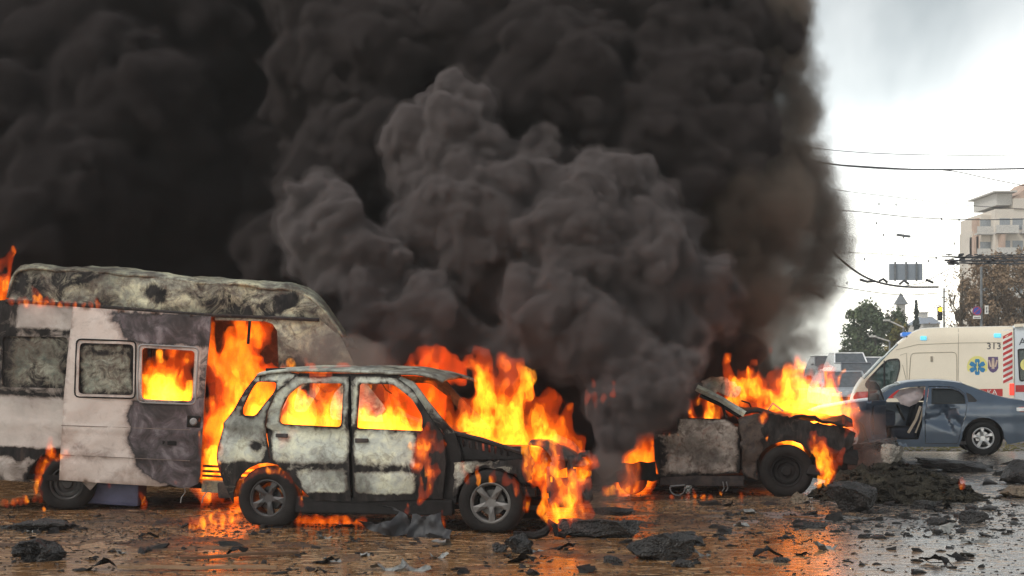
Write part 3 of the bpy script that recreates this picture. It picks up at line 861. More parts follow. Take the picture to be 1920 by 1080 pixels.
def door_mat():
    """White paint with a scorched area where bare purple-grey metal shows."""
    t = NT('scorched_white_door')
    a = t.noise(1.6, 8, .6, .4)
    w = t.ramp(a, [(.3, (.34, .27, .23)), (.5, (.52, .455, .415)), (.75, (.40, .32, .27))])
    m = t.math('ADD', t.attr('char'), t.math('MULTIPLY', t.math('SUBTRACT', t.noise(7, 9, .72, .8), .5), 1.1))
    f = t.ramp(m, [(.40, 0.0), (.56, 1.0)])
    sm = t.ramp(m, [(.02, 0.0), (.44, 1.0)])
    z = t.sep()[2]
    low = t.ramp(t.math('ADD', z, t.math('MULTIPLY', t.noise(2.2, 6, .6, .6), .9)), [(.75, .85), (1.35, 0.0)])
    w = t.mix(t.math('MULTIPLY', low, .8), w, (.20, .145, .11))
    w = t.mix(t.math('MULTIPLY', sm, .75), w, (.13, .085, .07))
    c2 = t.ramp(t.noise(3.4, 8, .62, .8), [(.34, (.008, .006, .006)), (.44, (.03, .022, .023)), (.54, (.075, .058, .064)), (.64, (.17, .15, .16))])
    ring = t.ramp(m, [(.44, 0.0), (.50, 1.0), (.60, 1.0), (.72, 0.0)])
    c2 = t.mix(t.math('MULTIPLY', ring, .8), c2, (.015, .012, .012))
    t.set(t.mix(f, w, c2), t.ramp(f, [(0, .5), (1, .7)]))
    t.bump(t.noise(9, 6, .6), .35, .012)
    return t.m
M_DOORM = door_mat()
VAN, van = build_van()
# ------------------------------------------------------------------ the third burning car, behind on the right
def build_wreck():
    fr = Frame(Vector(((1475 - 960) * 21.3 / F, 21.3, 0.0)), -8)
    r = fr.root('burning_wreck', 'collapsed burning saloon with one flaking pale door, beside the rubble mound', 'car')
    S, L = fr.S, fr.L
    W = 1.65
    zb = L(1300, 785)[1]
    yf = lambda x, z: .3 * max(0, z - zb) + .02
    wc = L(1475, 884)
    dr = S([(1271, 783), (1362, 786), (1384, 802), (1388, 840), (1387, 887), (1237, 896), (1227, 860), (1226, 816), (1240, 812), (1268, 812)])
    def ch(x, z):
        a = max(0, 1.1 - (x - L(1228, 0)[0]) / .22) if z < L(1400, 822)[1] else 0
        return max(a, .9 * max(0, 1 - (L(1390, 0)[0] - x) / .12), .5 * max(0, 1 - (z - L(1400, 890)[1]) / .06))
    panel('door', dr, M_PALE, r, yf, .04, [], .05, ch, .7, .035, .05, 3, 41)
    # edge frame behind the door
    bp = S([(1226, 800), (1238, 800), (1246, 893), (1236, 898), (1228, 860)])
    panel('centre_pillar', bp, M_BLACK, r, lambda x, z: .06, .1, g=.1, seed=42)
    # windscreen pillar and collapsed roof strips
    for (x0, y0, x1, y1, w, m) in ((1306, 728, 1396, 778, .05, M_ASH), (1312, 742, 1388, 782, .03, M_BLACK), (1290, 748, 1352, 748, .0, M_BLACK)):
        if w: MB().tube([(L(x0, y0)[0], .14, L(x0, y0)[1]), (L((x0 + x1) / 2, (y0 + y1) / 2 - 3)[0], .1, L(1400, (y0 + y1) / 2 - 3)[1]), (L(x1, y1)[0], .06, L(x1, y1)[1])], w, 6).jitter(.012, 5).build('windscreen_pillar', m, r)
    MB().tube([(L(1352, 752)[0], .1, L(1400, 752)[1]), (L(1362, 786)[0], .04, L(1400, 786)[1])], .02, 6).build('window_post', M_BLACK, r)
    rr = S([(1316, 716), (1335, 706), (1362, 710), (1390, 726), (1386, 742), (1372, 748), (1345, 738), (1316, 732)])
    panel('roof_skin', rr, M_ASH, r, lambda x, z: .5 + .3 * (z - 1.2), .02, g=.05, char=lambda x, z: .1, edge=.3, dent=.14, dsc=5, seed=43, jag=.02)
    rr = S([(1180, 740), (1240, 722), (1316, 718), (1318, 734), (1250, 744), (1190, 762)])
    panel('roof_skin', rr, M_CHAR, r, lambda x, z: .35, .03, g=.08, dent=.12, dsc=4, seed=44)
    # bent struts and wiper arms standing up in the flames
    MB().tube([(L(1390, 752)[0], .3, L(1400, 752)[1]), (L(1405, 758)[0], .32, L(1400, 757)[1]), (L(1412, 772)[0], .34, L(1400, 772)[1])], .012, 5).build('bent_strut', M_BLACK, r)
    MB().tube([(L(1437, 776)[0], .3, L(1400, 776)[1]), (L(1450, 762)[0], .32, L(1400, 757)[1]), (L(1470, 770)[0], .34, L(1400, 772)[1])], .012, 5).build('bent_strut', M_ASH2, r)
    # front wing with the arch, bonnet edge, torn nose
    wg = S([(1384, 786), (1400, 778), (1440, 774), (1490, 785), (1540, 795), (1580, 800), (1604, 812), (1600, 838), (1580, 850), (1556, 852), (1532, 842)])
    wg += [(wc[0] + .41 * math.cos(R(a)), wc[1] + .41 * math.sin(R(a))) for a in range(35, 176, 14)] + S([(1420, 900), (1392, 892), (1390, 840)])
    panel('front_wing', wg, M_CHAR, r, lambda x, z: .0, .03, g=.05, char=lambda x, z: .35 + .5 * (x > L(1430, 0)[0]), edge=.6, dent=.09, dsc=4, seed=45, jag=.015)
    def bn(u, v):
        x = L(1385, 0)[0] + (L(1600, 0)[0] - L(1385, 0)[0]) * u
        return (x, .04 + (W - .1) * v, L(1400, 775)[1] - .17 * u ** 1.5 + .04 * math.sin(v * 8 + u * 5))
    sheet('bonnet', grid(bn, 18, 16), M_BLACK, r, .03, None, .1, 46)
    rg = random.Random(9)
    mb = MB()
    for k in range(26):
        x = L(rg.uniform(1515, 1600), 0)[0]; y = rg.uniform(0, W - .1); z = rg.uniform(.28, .82); s = rg.uniform(.05, .17)
        M = Matrix.Translation((x, y, z)) @ Matrix.Rotation(rg.uniform(0, 3), 4, 'Y') @ Matrix.Rotation(rg.uniform(-.5, .5), 4, 'X')
        mb.box(-s, s, -s * .8, s * .8, -s * .5, s * .5, M, b=.02)
    mb.jitter(.05, 6).build('crushed_nose', M_BLACK, r)
    box_ends('sill', L(1236, 0)[0], L(1395, 0)[0], .03, .13, L(1400, 912)[1], L(1400, 893)[1], M_CHAR, r, .02)
    box_ends('floor_pan', L(1130, 0)[0], L(1420, 0)[0], .1, W - .1, .2, .27, M_BLACK, r, .03)
    # rear: only the low shell is left
    qr = S([(1130, 872), (1150, 868), (1226, 868), (1232, 900), (1140, 905), (1118, 892)])
    panel('rear_quarter', qr, M_BLACK, r, lambda x, z: .03, .05, g=.08, dent=.06, dsc=4, seed=47, jag=.02)
    qf = S([(1100, 800), (1226, 806), (1226, 880), (1100, 885)])
    panel('rear_quarter', qf, M_BLACK, r, lambda x, z: .0, .05, g=.1, dent=.06, dsc=4, seed=48, far=W)
    farp = S([(1226, 816), (1384, 802), (1387, 887), (1237, 896)])
    panel('door', farp, M_CHAR, r, yf, .04, g=.1, dent=.06, seed=49, far=W)
    # brake hoop and wires under the sill
    c = L(1270, 912)
    MB().tube([(c[0] + .1 * math.cos(a), .0, c[1] + .1 * math.sin(a) - .02) for a in np.linspace(-3.3, .15, 12)], .009, 5).build('wire_loop', M_ASH2, r)
    MB().tube([(c[0] - .1, .0, c[1] + .0), (c[0] + .1, 0, c[1] + .02)], .012, 5).build('bracket', M_ASH2, r)
    for px in (1355, 1362):
        x, z = L(px, 910)
        MB().tube([(x, .0, z + .05), (x + .02, 0, z - .04), (x - .01, 0, z - .08)], .008, 5).build('loose_wire', M_ASH2, r)
    wheel(r, wc[0], .1, .335, .355, .21, .22, -.325, 'steel', mr=M_BLACK, seed=5)
    wheel(r, wc[0], W - .1, .335, .355, .21, .22, -.325, 'steel', mr=M_BLACK, side=1, seed=5)
    xr = L(1185, 0)[0]
    V, Fc = lathe([(.002, -.06), (.1, -.06), (.2, -.04), (.2, .08), (.002, .08)], 24)
    MB().add(V, Fc, Matrix.Translation((xr, .12, .2))).jitter(.01, 5).build('rear_hub', M_BLACK, r)
    MB().add(V, Fc, Matrix.Translation((xr, W - .12, .2))).jitter(.01, 5).build('rear_hub', M_BLACK, r)
    return fr, r
WRK, wrk = build_wreck()
# ------------------------------------------------------------------ blue saloon, ambulances, cars far up the road
M_BLUE = simple('dark_blue_car_paint', (.055, .083, .125), .28, .35, .12, 2, Coat_Weight=.6, Coat_Roughness=.08)
M_TRIM = simple('black_trim', (.015, .015, .017), .5)
M_INT = simple('dark_blue_grey_upholstery', (.03, .035, .05), .8, 0, .3, 4, .2)
M_BAG = simple('pale_pink_airbag_cloth', (.42, .36, .36), .8, 0, .18, 5, .5)
M_BELT = simple('cream_webbing', (.5, .42, .33), .8)
M_LAMPR = simple('red_tail_lamp', (.5, .02, .015), .2)
M_LAMPW = simple('clear_lamp', (.7, .72, .72), .12)
M_ALLOYS = simple('silver_alloy', (.5, .5, .5), .35, .7, .1)
M_RUB = simple('tyre_rubber', (.02, .02, .02), .8)
M_CREAM = simple('cream_van_paint', (.72, .64, .51), .35, 0, .05, 1.2, Coat_Weight=.4)
M_BWHITE = simple('bluish_white_van_paint', (.58, .62, .66), .35, 0, .05, 1.2)
M_RED = simple('red_stripe_film', (.42, .02, .02), .4)
M_WFILM = simple('white_film', (.7, .68, .64), .4)
M_YEL = simple('yellow_film', (.72, .66, .22), .45, 0, .05)
M_BLU = simple('blue_film', (.02, .2, .42), .45, 0, .05)
M_PUR = simple('purple_film', (.10, .06, .16), .45, 0, .05)
M_NUM = simple('dark_grey_lettering', (.04, .045, .06), .5, 0, .05)
def glass(name, tint, mixf=.55, rough=.03):
    """Window pane: part see-through, part mirror."""
    t = NT(name)
    t.set(tint, rough, 0.0)
    tr = t.n.new('ShaderNodeBsdfTransparent'); tr.inputs[0].default_value = (.75, .8, .8, 1)
    mx = t.n.new('ShaderNodeMixShader'); mx.inputs[0].default_value = mixf
    out = [n for n in t.n if n.type == 'OUTPUT_MATERIAL'][0]
    t.l.new(tr.outputs[0], mx.inputs[1]); t.l.new(t.b.outputs[0], mx.inputs[2]); t.l.new(mx.outputs[0], out.inputs['Surface'])
    return t.m
M_GLASS = glass('car_window_glass', (.03, .035, .04), .45)
M_GLASSG = glass('green_van_window_glass', (.03, .06, .055), .6)
def glow(name, color, k):
    t = NT(name); t.set(color, .3); t.b.inputs['Emission Color'].default_value = (*color, 1); t.b.inputs['Emission Strength'].default_value = k
    return t.m
M_BEACON = glow('lit_blue_beacon', (.12, .55, .8), .5)
M_BEACON2 = glow('blue_roof_beacon', (.03, .15, .5), .35)
M_REDLIT = glow('lit_red_lamp', (.9, .05, .03), .5)
def text(name, body, mat, parent, x, y, z, size, ext=.002, sx=1.0):
    c = bpy.data.curves.new(name, 'FONT'); c.body = body; c.size = size; c.extrude = ext; c.align_x = 'CENTER'; c.align_y = 'CENTER'
    o = bpy.data.objects.new('tmp_text', c); SC.collection.objects.link(o)
    dg = bpy.context.evaluated_depsgraph_get()
    me = bpy.data.meshes.new_from_object(o.evaluated_get(dg)); me.name = name
    bpy.data.objects.remove(o)
    me.transform(Matrix.Translation((x, y, z)) @ Matrix.Rotation(R(90), 4, 'X') @ Matrix.Diagonal((sx, 1, 1, 1)))
    me.materials.clear()
    return link_mesh(name, me, mat, parent)
def build_sedan():
    d = 31.7
    fr = Frame(Vector(((1844 - 960) * d / F, d, 0.0)), -8)
    r = fr.root('blue_car', 'dark blue saloon with its front door open, airbags blown and rear door dented', 'car')
    S, L = fr.S, fr.L
    W = 1.76
    zb = L(1780, 757)[1]
    def yf(x, z):
        y = .02 + (.38 * (z - zb) if z > zb else 0) + .03 * max(0, (.45 - z)) / .3
        y -= .018 * math.exp(-((z - .78) / .08) ** 2)
        xe = L(1929, 0)[0]
        y += .5 * max(0, (x - (xe - .35))) ** 1.6 + .35 * max(0, (L(1540, 0)[0] - x)) ** 1.6
        return y
    wc, wf = L(1844, 826), L(1589, 828)
    wc = (wc[0], .33); wf = (wf[0], .33)
    def arch(c, rad, a0, a1, n=12):
        return [(c[0] + rad * math.cos(R(a0 + (a1 - a0) * k / n)), c[1] + rad * math.sin(R(a0 + (a1 - a0) * k / n))) for k in range(n + 1)]
    topl = curve(S([(1638, 752), (1655, 739), (1672, 728), (1707, 718.5), (1760, 716), (1808, 721), (1839, 732), (1886, 748)]), 3)
    out = S([(1490, 802), (1497, 784), (1540, 768), (1600, 757)]) + topl + S([(1922, 753), (1929, 768), (1930, 800), (1924, 828), (1890, 833)])
    out += arch(wc, .41, -2, 182) + S([(1798, 838), (1740, 838), (1660, 838), (1632, 836)]) + arch(wf, .41, -2, 182) + S([(1545, 832), (1502, 828), (1490, 815)])
    hf_ = curve(S([(1661, 752), (1672, 740), (1688, 730), (1710, 725.5), (1737, 724)]), 2) + S([(1734, 745), (1730, 762), (1729, 800), (1722, 824), (1662, 824), (1658, 800), (1657, 770)])
    hr = S([(1743, 724), (1785, 725), (1800, 730), (1811, 740), (1814, 757), (1811, 780), (1803, 800), (1800, 818), (1796, 833), (1735, 833), (1734, 780), (1737, 757)])
    hq = S([(1813, 736), (1822, 740), (1833, 751), (1830, 754), (1816, 754)])
    panel('side_panel', out, M_BLUE, r, yf, .03, [hf_, hr, hq], .07, dent=.004, seed=51)
    panel('side_panel', out, M_BLUE, r, yf, .03, [S([(1661, 752), (1688, 731), (1737, 727), (1735, 757), (1662, 757)]), S([(1743, 727), (1785, 728), (1808, 738), (1812, 757), (1740, 757)])], .1, seed=52, far=W)
    # rear door with its caved-in skin
    T = np.array(S([(1734, 792), (1793, 816), (1773, 771)]))
    T2 = np.array(S([(1762, 766), (1800, 798), (1796, 768)]))
    def bary(T, x, z):
        a, b, c = T; M = np.array([[b[0] - a[0], c[0] - a[0]], [b[1] - a[1], c[1] - a[1]]])
        u, v = np.linalg.solve(M, np.array([x - a[0], z - a[1]])); return 1 - u - v, u, v
    def ydr(x, z):
        y = yf(x, z)
        a, b, c = bary(T, x, z)
        if a > 0 and b > 0 and c > 0: y += .11 * c
        elif z < zb - .05:
            q = segdist([tuple(p) for p in T], np.array([x]), np.array([z]))[0]
            y += .05 * max(0, 1 - q / .22) * (1 if z > T[0][1] else 0)
        a, b, c = bary(T2, x, z)
        if a > 0 and b > 0 and c > 0: y += .03 * b
        return y
    sh = lambda pts, k: [(a * (1 - k) + sum(p[0] for p in pts) / len(pts) * k, b * (1 - k) + sum(p[1] for p in pts) / len(pts) * k) for a, b in pts]
    wr = S([(1749, 729), (1786, 729.5), (1799, 734), (1808, 742), (1810.5, 756), (1747, 757)])
    rd = panel('rear_door', sh(hr, .025), M_BLUE, r, ydr, .03, [wr], .04, seed=53)
    panel('window', wr, M_GLASS, rd, lambda x, z: yf(x, z) + .012, .005, g=.15)
    panel('window', hq, M_TRIM, r, lambda x, z: yf(x, z) + .012, .005, g=.15)
    x, z = L(1790, 764)
    MB().box(x - .1, x + .1, -.015, .02, z - .016, z + .016, b=.008).build('handle', M_BLUE, rd)
    # roof, screens, bonnet, boot
    def strip(name, pts, mat, n=12, crown=.05, th=.02):
        pp = S(pts)
        def q(u, v):
            k = u * (len(pp) - 1); i = min(int(k), len(pp) - 2); t = k - i
            x = pp[i][0] * (1 - t) + pp[i + 1][0] * t; z = pp[i][1] * (1 - t) + pp[i + 1][1] * t
            a = yf(x, z) + .005
            return (x, a + (W - 2 * a) * v, z + crown * math.sin(math.pi * v) ** .7 - .01)
        return sheet(name, grid(q, n, 14), mat, r, th)
    strip('roof', [(1690, 722), (1707, 718.5), (1735, 716.8), (1760, 716), (1785, 717.5), (1808, 721)], M_BLUE)
    strip('windscreen', [(1636, 754), (1655, 739), (1672, 728), (1690, 722)], M_GLASS, 6, th=.006)
    strip('rear_window', [(1808, 721), (1839, 732), (1870, 743)], M_GLASS, 6, th=.006)
    strip('boot_lid', [(1870, 743), (1886, 748), (1922, 753), (1929, 768), (1930, 800)], M_BLUE, 10, .03)
    strip('bonnet', [(1490, 802), (1497, 784), (1540, 768), (1600, 757), (1638, 752)], M_BLUE, 12, .05)
    MB().box(L(1493, 0)[0], L(1510, 0)[0], .1, W - .1, .22, .62, b=.05).build('front_bumper', M_BLUE, r)
    x, z = L(1914, 768)
    MB().add(*lathe([(.001, 0), (.1, 0), (.11, .02), (.001, .1)], 4)).box(-.16, .11, .0, .02, -.06, .06, b=.01)
    m = MB(); m.box(x - .17, x + .10, yf(x, z) - .012, yf(x, z) + .2, z - .05, z + .05, b=.02)
    tl = m.build('tail_lamp', M_LAMPR, r); x2 = x - .03
    MB().box(x2 - .05, x2 + .12, yf(x, z) - .02, yf(x, z) + .0, z - .035, z + .04, b=.008).build('lamp_lens', M_LAMPW, tl)
    # windows frames: black lines round the openings
    fo = [(a, yf(a, b) - .004, b) for a, b in wr]
    MB().tube(fo + fo[:1], .012, 5).build('window_seal', M_TRIM, rd)
    # cabin
    fl = .28
    MB().box(L(1600, 0)[0], L(1850, 0)[0], .08, W - .08, .2, .27).build('floor_pan', M_TRIM, r)
    for sx in (1720, 1795):
        x = L(sx, 0)[0]
        for sy in (.42, W - .42):
            m = MB().box(x - .5, x, sy - .25, sy + .25, .3, .52, b=.05)
            m.box(x - .08, x + .08, sy - .24, sy + .24, .5, 1.02, Matrix.Translation((x, 0, .5)) @ Matrix.Rotation(.25, 4, 'Y') @ Matrix.Translation((-x, 0, -.5)), b=.05)
            m.box(x + .07, x + .17, sy - .12, sy + .12, 1.06, 1.2, b=.03)
            m.build('seat', M_INT, r)
    x = L(1640, 0)[0]
    MB().box(x, x + .42, .12, W - .12, .55, .86, b=.06).build('dashboard', M_INT, r)
    V, Fc = [], []
    n = 20
    M = Matrix.Translation((x + .55, .45, .82)) @ Matrix.Rotation(R(65), 4, 'Y')
    MB().tube([M @ Vector((.18 * math.cos(2 * math.pi * k / n), .18 * math.sin(2 * math.pi * k / n), 0)) for k in range(n + 1)], .014, 6).build('steering_wheel', M_TRIM, r)
    ab = S([(1675, 745), (1690, 731), (1712, 727), (1737, 726), (1733, 745), (1720, 757), (1706, 763), (1690, 758), (1684, 748)])
    panel('airbag', ab, M_BAG, r, lambda x, z: yf(x, z) + .10, .05, g=.04, dent=.07, dsc=6, seed=54)
    ab = S([(1744, 726), (1810, 728), (1816, 757), (1744, 760)])
    panel('airbag', ab, M_BAG, r, lambda x, z: yf(x, z) + .08, .05, g=.06, dent=.04, dsc=5, seed=55)
    a, b = L(1727, 762), L(1704, 812)
    MB().tube([(a[0], .1, a[1]), ((a[0] + b[0]) / 2 + .03, .1, (a[1] + b[1]) / 2), (b[0], .12, b[1])], .035, 4).tube([(a[0] + .05, .08, a[1]), ((a[0] + b[0]) / 2 + .12, .08, (a[1] + b[1]) / 2), (b[0] + .14, .1, b[1])], .02, 4).build('seat_belt', M_BELT, r)
    # the front door swung out towards the camera
    hx, hz = L(1655, 800)
    e = empty('front_door', (hx, .02, 0)); e.parent = r; e.rotation_euler = (0, 0, R(-112))
    zt, zbm = L(1800, 750)[1], L(1800, 822)[1]
    pts = [(0, zbm), (1.0, zbm + .02), (1.02, zt - .05), (.98, zt + .0), (0.02, zt - .02)]
    def yd(x, z): return -.03 * math.sin(max(0, min(1, (z - zbm) / (zt - zbm))) * math.pi)
    panel('door_skin', pts, M_BLUE, e, yd, .09, g=.08, seed=56)
    fr_ = [(.02, zt), (.35, zt + .28), (.6, zt + .37), (.98, zt + .38), (1.0, zt)]
    MB().tube([(a, .03, b) for a, b in fr_], .018, 6).build('window_frame', M_TRIM, e)
    panel('window', [(.04, zt), (.36, zt + .26), (.6, zt + .35), (.96, zt + .36), (.98, zt)], M_GLASS, e, lambda x, z: .03, .005, g=.2)
    MB().box(.08, .26, -.2, -.03, zt - .02, zt + .13, b=.04).build('door_mirror', M_ALLOYS, e)
    MB().box(.1, .9, .08, .1, zbm + .1, zt - .1, b=.01).build('door_card', M_INT, e)
    for c, sd_ in ((wc, -1), (wf, -1), (wc, 1), (wf, 1)):
        wheel(r, c[0], .13 if sd_ < 0 else W - .13, .33, .335, .215, .21, None, 'alloy', M_RUB, M_ALLOYS, sd_, seed=int(c[0] * 7))
    for c in (wc, wf):
        V, Fc = lathe([(.39, -.0), (.39, .35), (.001, .36)], 24)
        MB().add(V, Fc, Matrix.Translation((c[0], .06, .36))).build('wheel_housing', M_TRIM, r)
    return fr, r
SED, sedan = build_sedan()
def build_ambulance():
    d = 41.0
    fr = Frame(Vector(((1850 - 960) * d / F, d, 0.0)), -11)
    r = fr.root('ambulance', 'cream high-roofed ambulance numbered 313 behind the blue saloon', 'ambulance')
    S, L = fr.S, fr.L
    W = 2.05
    zt = L(1800, 615)[1]
    zb = L(1700, 735)[1]
    def yf(x, z):
        y = .05 * max(0, (z - 1.2)) ** 1.5
        y += .9 * max(0, z - (zt - .28)) ** 1.6
        y += .35 * max(0, L(1690, 0)[0] - x) ** 1.8 * .25
        return y
    top = curve(S([(1598, 760), (1604, 738), (1617, 716), (1634, 698), (1652, 679), (1670, 660), (1690, 642), (1712, 626), (1728, 619.5), (1745, 617.3), (1798, 615.5), (1850, 614.5), (1901, 613.5)]), 3)
    wr_, wf_ = (L(1850, 0)[0], .34), (L(1640, 0)[0], .34)
    def arch(c, rad):
        return [(c[0] + rad * math.cos(R(a)), c[1] + rad * math.sin(R(a))) for a in range(-5, 190, 17)]
    z0 = .32
    out = top + [(top[-1][0] + .02, z0)] + arch(wr_, .42) + arch(wf_, .42) + [(top[0][0] - .05, z0)]
    cab = fillet(S([(1686, 672.5), (1664, 675), (1650, 688), (1627, 713), (1622, 722), (1628, 729), (1674, 731), (1681, 712), (1687, 690)]), .08)
    body = panel('side_panel', out, M_CREAM, r, yf, .03, [cab], .12, seed=61)
    panel('side_panel', out, M_CREAM, r, yf, .03, [cab], .2, seed=62, far=W)
    panel('cab_window', cab, M_GLASSG, r, lambda x, z: yf(x, z) + .015, .006, g=.3)
    a, b = L(1658, 676), L(1658, 730)
    MB().tube([(a[0], yf(*a) - .002, a[1]), (b[0], yf(*b) - .002, b[1])], .02, 5).build('window_post', M_TRIM, r)
    fo = [(p[0], yf(*p) - .004, p[1]) for p in cab]
    MB().tube(fo + fo[:1], .018, 5).build('window_seal', M_TRIM, r)
    tp = top
    def rf(u, v):
        k = u * (len(tp) - 1); i = min(int(k), len(tp) - 2); t = k - i
        x = tp[i][0] * (1 - t) + tp[i + 1][0] * t; z = tp[i][1] * (1 - t) + tp[i + 1][1] * t
        a_ = yf(x, z) + .01
        return (x - .05 * math.sin(math.pi * v) * (z < 2), a_ + (W - 2 * a_) * v, z + .05 * math.sin(math.pi * v) ** .6 - .01)
    rows = grid(rf, 48, 12)
    n1 = 9; n2 = 23
    sheet('nose', rows[:n1 + 1], M_CREAM, r, .02)
    sheet('windscreen', rows[n1:n2 + 1], M_GLASSG, r, .01)
    sheet('roof', rows[n2:], M_CREAM, r, .02)
    xe = L(1901, 0)[0]
    MB().box(xe - .03, xe + .0, .1, W - .1, z0, zt - .1, b=.01).build('rear_door', M_CREAM, r)
    # recessed panel and seam
    def line(name, pts, w=.012, m=M_TRIM, off=-.001, closed=False):
        p3 = [(a_, yf(a_, b_) + off, b_) for a_, b_ in pts]
        if closed: p3 += p3[:1]
        return MB().tube(p3, w, 4).build(name, m, r)
    M_SEAM = simple('shadowed_seam', (.3, .26, .2), .6)
    line('panel_seam', resample(S([(1798, 616), (1797, 660), (1796, 735)]), .2)[:12], .008, M_SEAM)
    pr = fillet(S([(1708, 662), (1794, 660), (1794, 720), (1704, 722)]), .12)
    line('panel_groove', resample(pr, .2), .010, M_SEAM, closed=True)
    line('panel_groove', resample(S([(1688, 666), (1700, 662), (1701, 720)]), .2)[:8], .008, M_SEAM)
    line('roof_groove', resample(S([(1680, 656), (1720, 646), (1798, 643), (1878, 642)]), .2)[:14], .008, M_SEAM)
    x, z = L(1747, 673)
    MB().box(x - .03, x + .03, yf(x, z) - .02, yf(x, z) + .01, z - .07, z + .07, b=.01).build('fuel_cap', M_SEAM, r)
    # red stripe with white letters
    rs = S([(1600, 744), (1606, 735), (1680, 731), (1880, 729), (1880, 743), (1680, 746), (1602, 752)])
    panel('red_stripe', rs, M_RED, r, lambda x, z: yf(x, z) - .004, .003, g=.15, seed=63)
    x, z = L(1860, 736); text('stripe_lettering', 'KA', M_WFILM, r, x, yf(x, z) - .008, z, .19)
    x, z = L(1864, 649.5); text('number', '313', M_NUM, r, x, yf(x, z) - .006, z, .235, sx=1.05)
    # star of life on a yellow disc
    x, z = L(1832.5, 688)
    y = yf(x, z) - .006
    V = [(x, y, z)] + [(x + .255 * math.cos(2 * math.pi * k / 40), y, z + .28 * math.sin(2 * math.pi * k / 40)) for k in range(40)]
    disc = mesh_obj('emblem_disc', V, [(0, 1 + (k + 1) % 40, 1 + k)[::-1] for k in range(40)], M_YEL, r)
    m = MB()
    for k in range(6):
        M = Matrix.Translation((x, y - .004, z)) @ Matrix.Rotation(math.pi * k / 3, 4, 'Y')
        m.box(-.042, .042, -.002, .002, .03, .19, M); m.add([(-.062, -.004, .15), (.062, -.004, .15), (.045, -.004, .205), (-.045, -.004, .205), (-.05, -.004, .1), (.05, -.004, .1)], [(0, 1, 2, 3), (4, 5, 1, 0)], M)
    m.build('star_emblem', M_BLU, disc)
    MB().box(x - .012, x + .012, y - .012, y - .008, z - .12, z + .12).build('emblem_staff', M_YEL, disc)
    # coat of arms
    sp = S([(1853, 669), (1871.5, 669), (1872, 690), (1868, 696), (1862, 699), (1856, 696), (1852.5, 690)])
    x, z = L(1862, 683)
    shd = panel('shield', sp, M_PUR, r, lambda x, z: yf(x, z) - .005, .004, g=.2, seed=64)
    M_FIG = simple('pale_shield_figure', (.55, .42, .34), .5)
    m = MB(); yy = yf(x, z) - .014
    m.box(-.035, .035, -.003, .0, -.12, .1, Matrix.Translation((x, yy, z)), b=.001)
    m.box(-.09, -.05, -.003, .0, -.05, .13, Matrix.Translation((x, yy, z)) @ Matrix.Rotation(-.25, 4, 'Y'), b=.001); m.box(.05, .09, -.003, .0, -.05, .13, Matrix.Translation((x, yy, z)) @ Matrix.Rotation(.25, 4, 'Y'), b=.001)
    V, Fc = lathe([(.001, -.004), (.035, -.003)], 12); m.add(V, Fc, Matrix.Translation((x, yy, z + .13)))
    m.build('shield_figure', M_FIG, shd)
    # chevron strip on the rear corner
    cs = S([(1880.5, 618), (1899, 617), (1900, 700), (1899, 718), (1880, 716)])
    ch_ = panel('chevron_strip', cs, M_WFILM, r, lambda x, z: yf(x, z) - .004, .003, g=.2, seed=65)
    x0, z1 = L(1880.5, 0)[0] + .005, L(1800, 618)[1]; x1 = L(1899, 0)[0] - .005
    for k in range(9):
        za = z1 - .13 - k * .142
        V = []
        h = .075
        q = [(x0, za - .12), (x1, za), (x1, za + h), (x0, za - .12 + h)]
        q = [(a_, min(b_, z1 - .01)) for a_, b_ in q]
        V = [(a_, yf(a_, b_) - .009, b_) for a_, b_ in q]
        mesh_obj('chevron', V, [(0, 1, 2, 3)], M_RED, ch_)
    x, z = L(1898, 730)
    MB().box(x - .07, x + .05, yf(x, z) - .02, .15, z - .15, z + .15, b=.02).build('tail_lamp', M_REDLIT, r)
    # beacons
    for px, py, w, m_ in ((1732, 634, .08, M_BEACON), (1871, 629, .09, M_BEACON)):
        x, z = L(px, py)
        MB().box(x - w, x + w, yf(x, z) - .03, yf(x, z) + .05, z - .055, z + .055, b=.025).build('side_beacon', m_, r)
    x, z = L(1702, 627)
    MB().box(x - .12, x + .14, .5, W - .5, z - .03, z + .07, b=.03).build('roof_beacon', M_BEACON2, r)
    MB().box(x + 3, x + 3.2, .9, 1.2, zt + .03, zt + .1, b=.02).build('roof_vent', M_WFILM, r)
    for c in (wr_, wf_):
        for s_, yy in ((-1, .15), (1, W - .15)): wheel(r, c[0], yy, .34, .345, .2, .22, None, 'steel', M_RUB, M_ALLOYS, s_)
    MB().box(L(1600, 0)[0], xe, .1, W - .1, .3, .36).build('floor_pan', M_TRIM, r)
    MB().box(L(1700, 0)[0], L(1702, 0)[0], .1, W - .1, .36, zt - .2).build('bulkhead', M_TRIM, r)
    for yy in (.45, W - .45):
        x = L(1685, 0)[0]; MB().box(x - .5, x - .05, yy - .25, yy + .25, .7, .95, b=.05).box(x - .15, x, yy - .24, yy + .24, .9, 1.65, b=.05).build('seat', M_INT, r)
    return r
amb = build_ambulance()
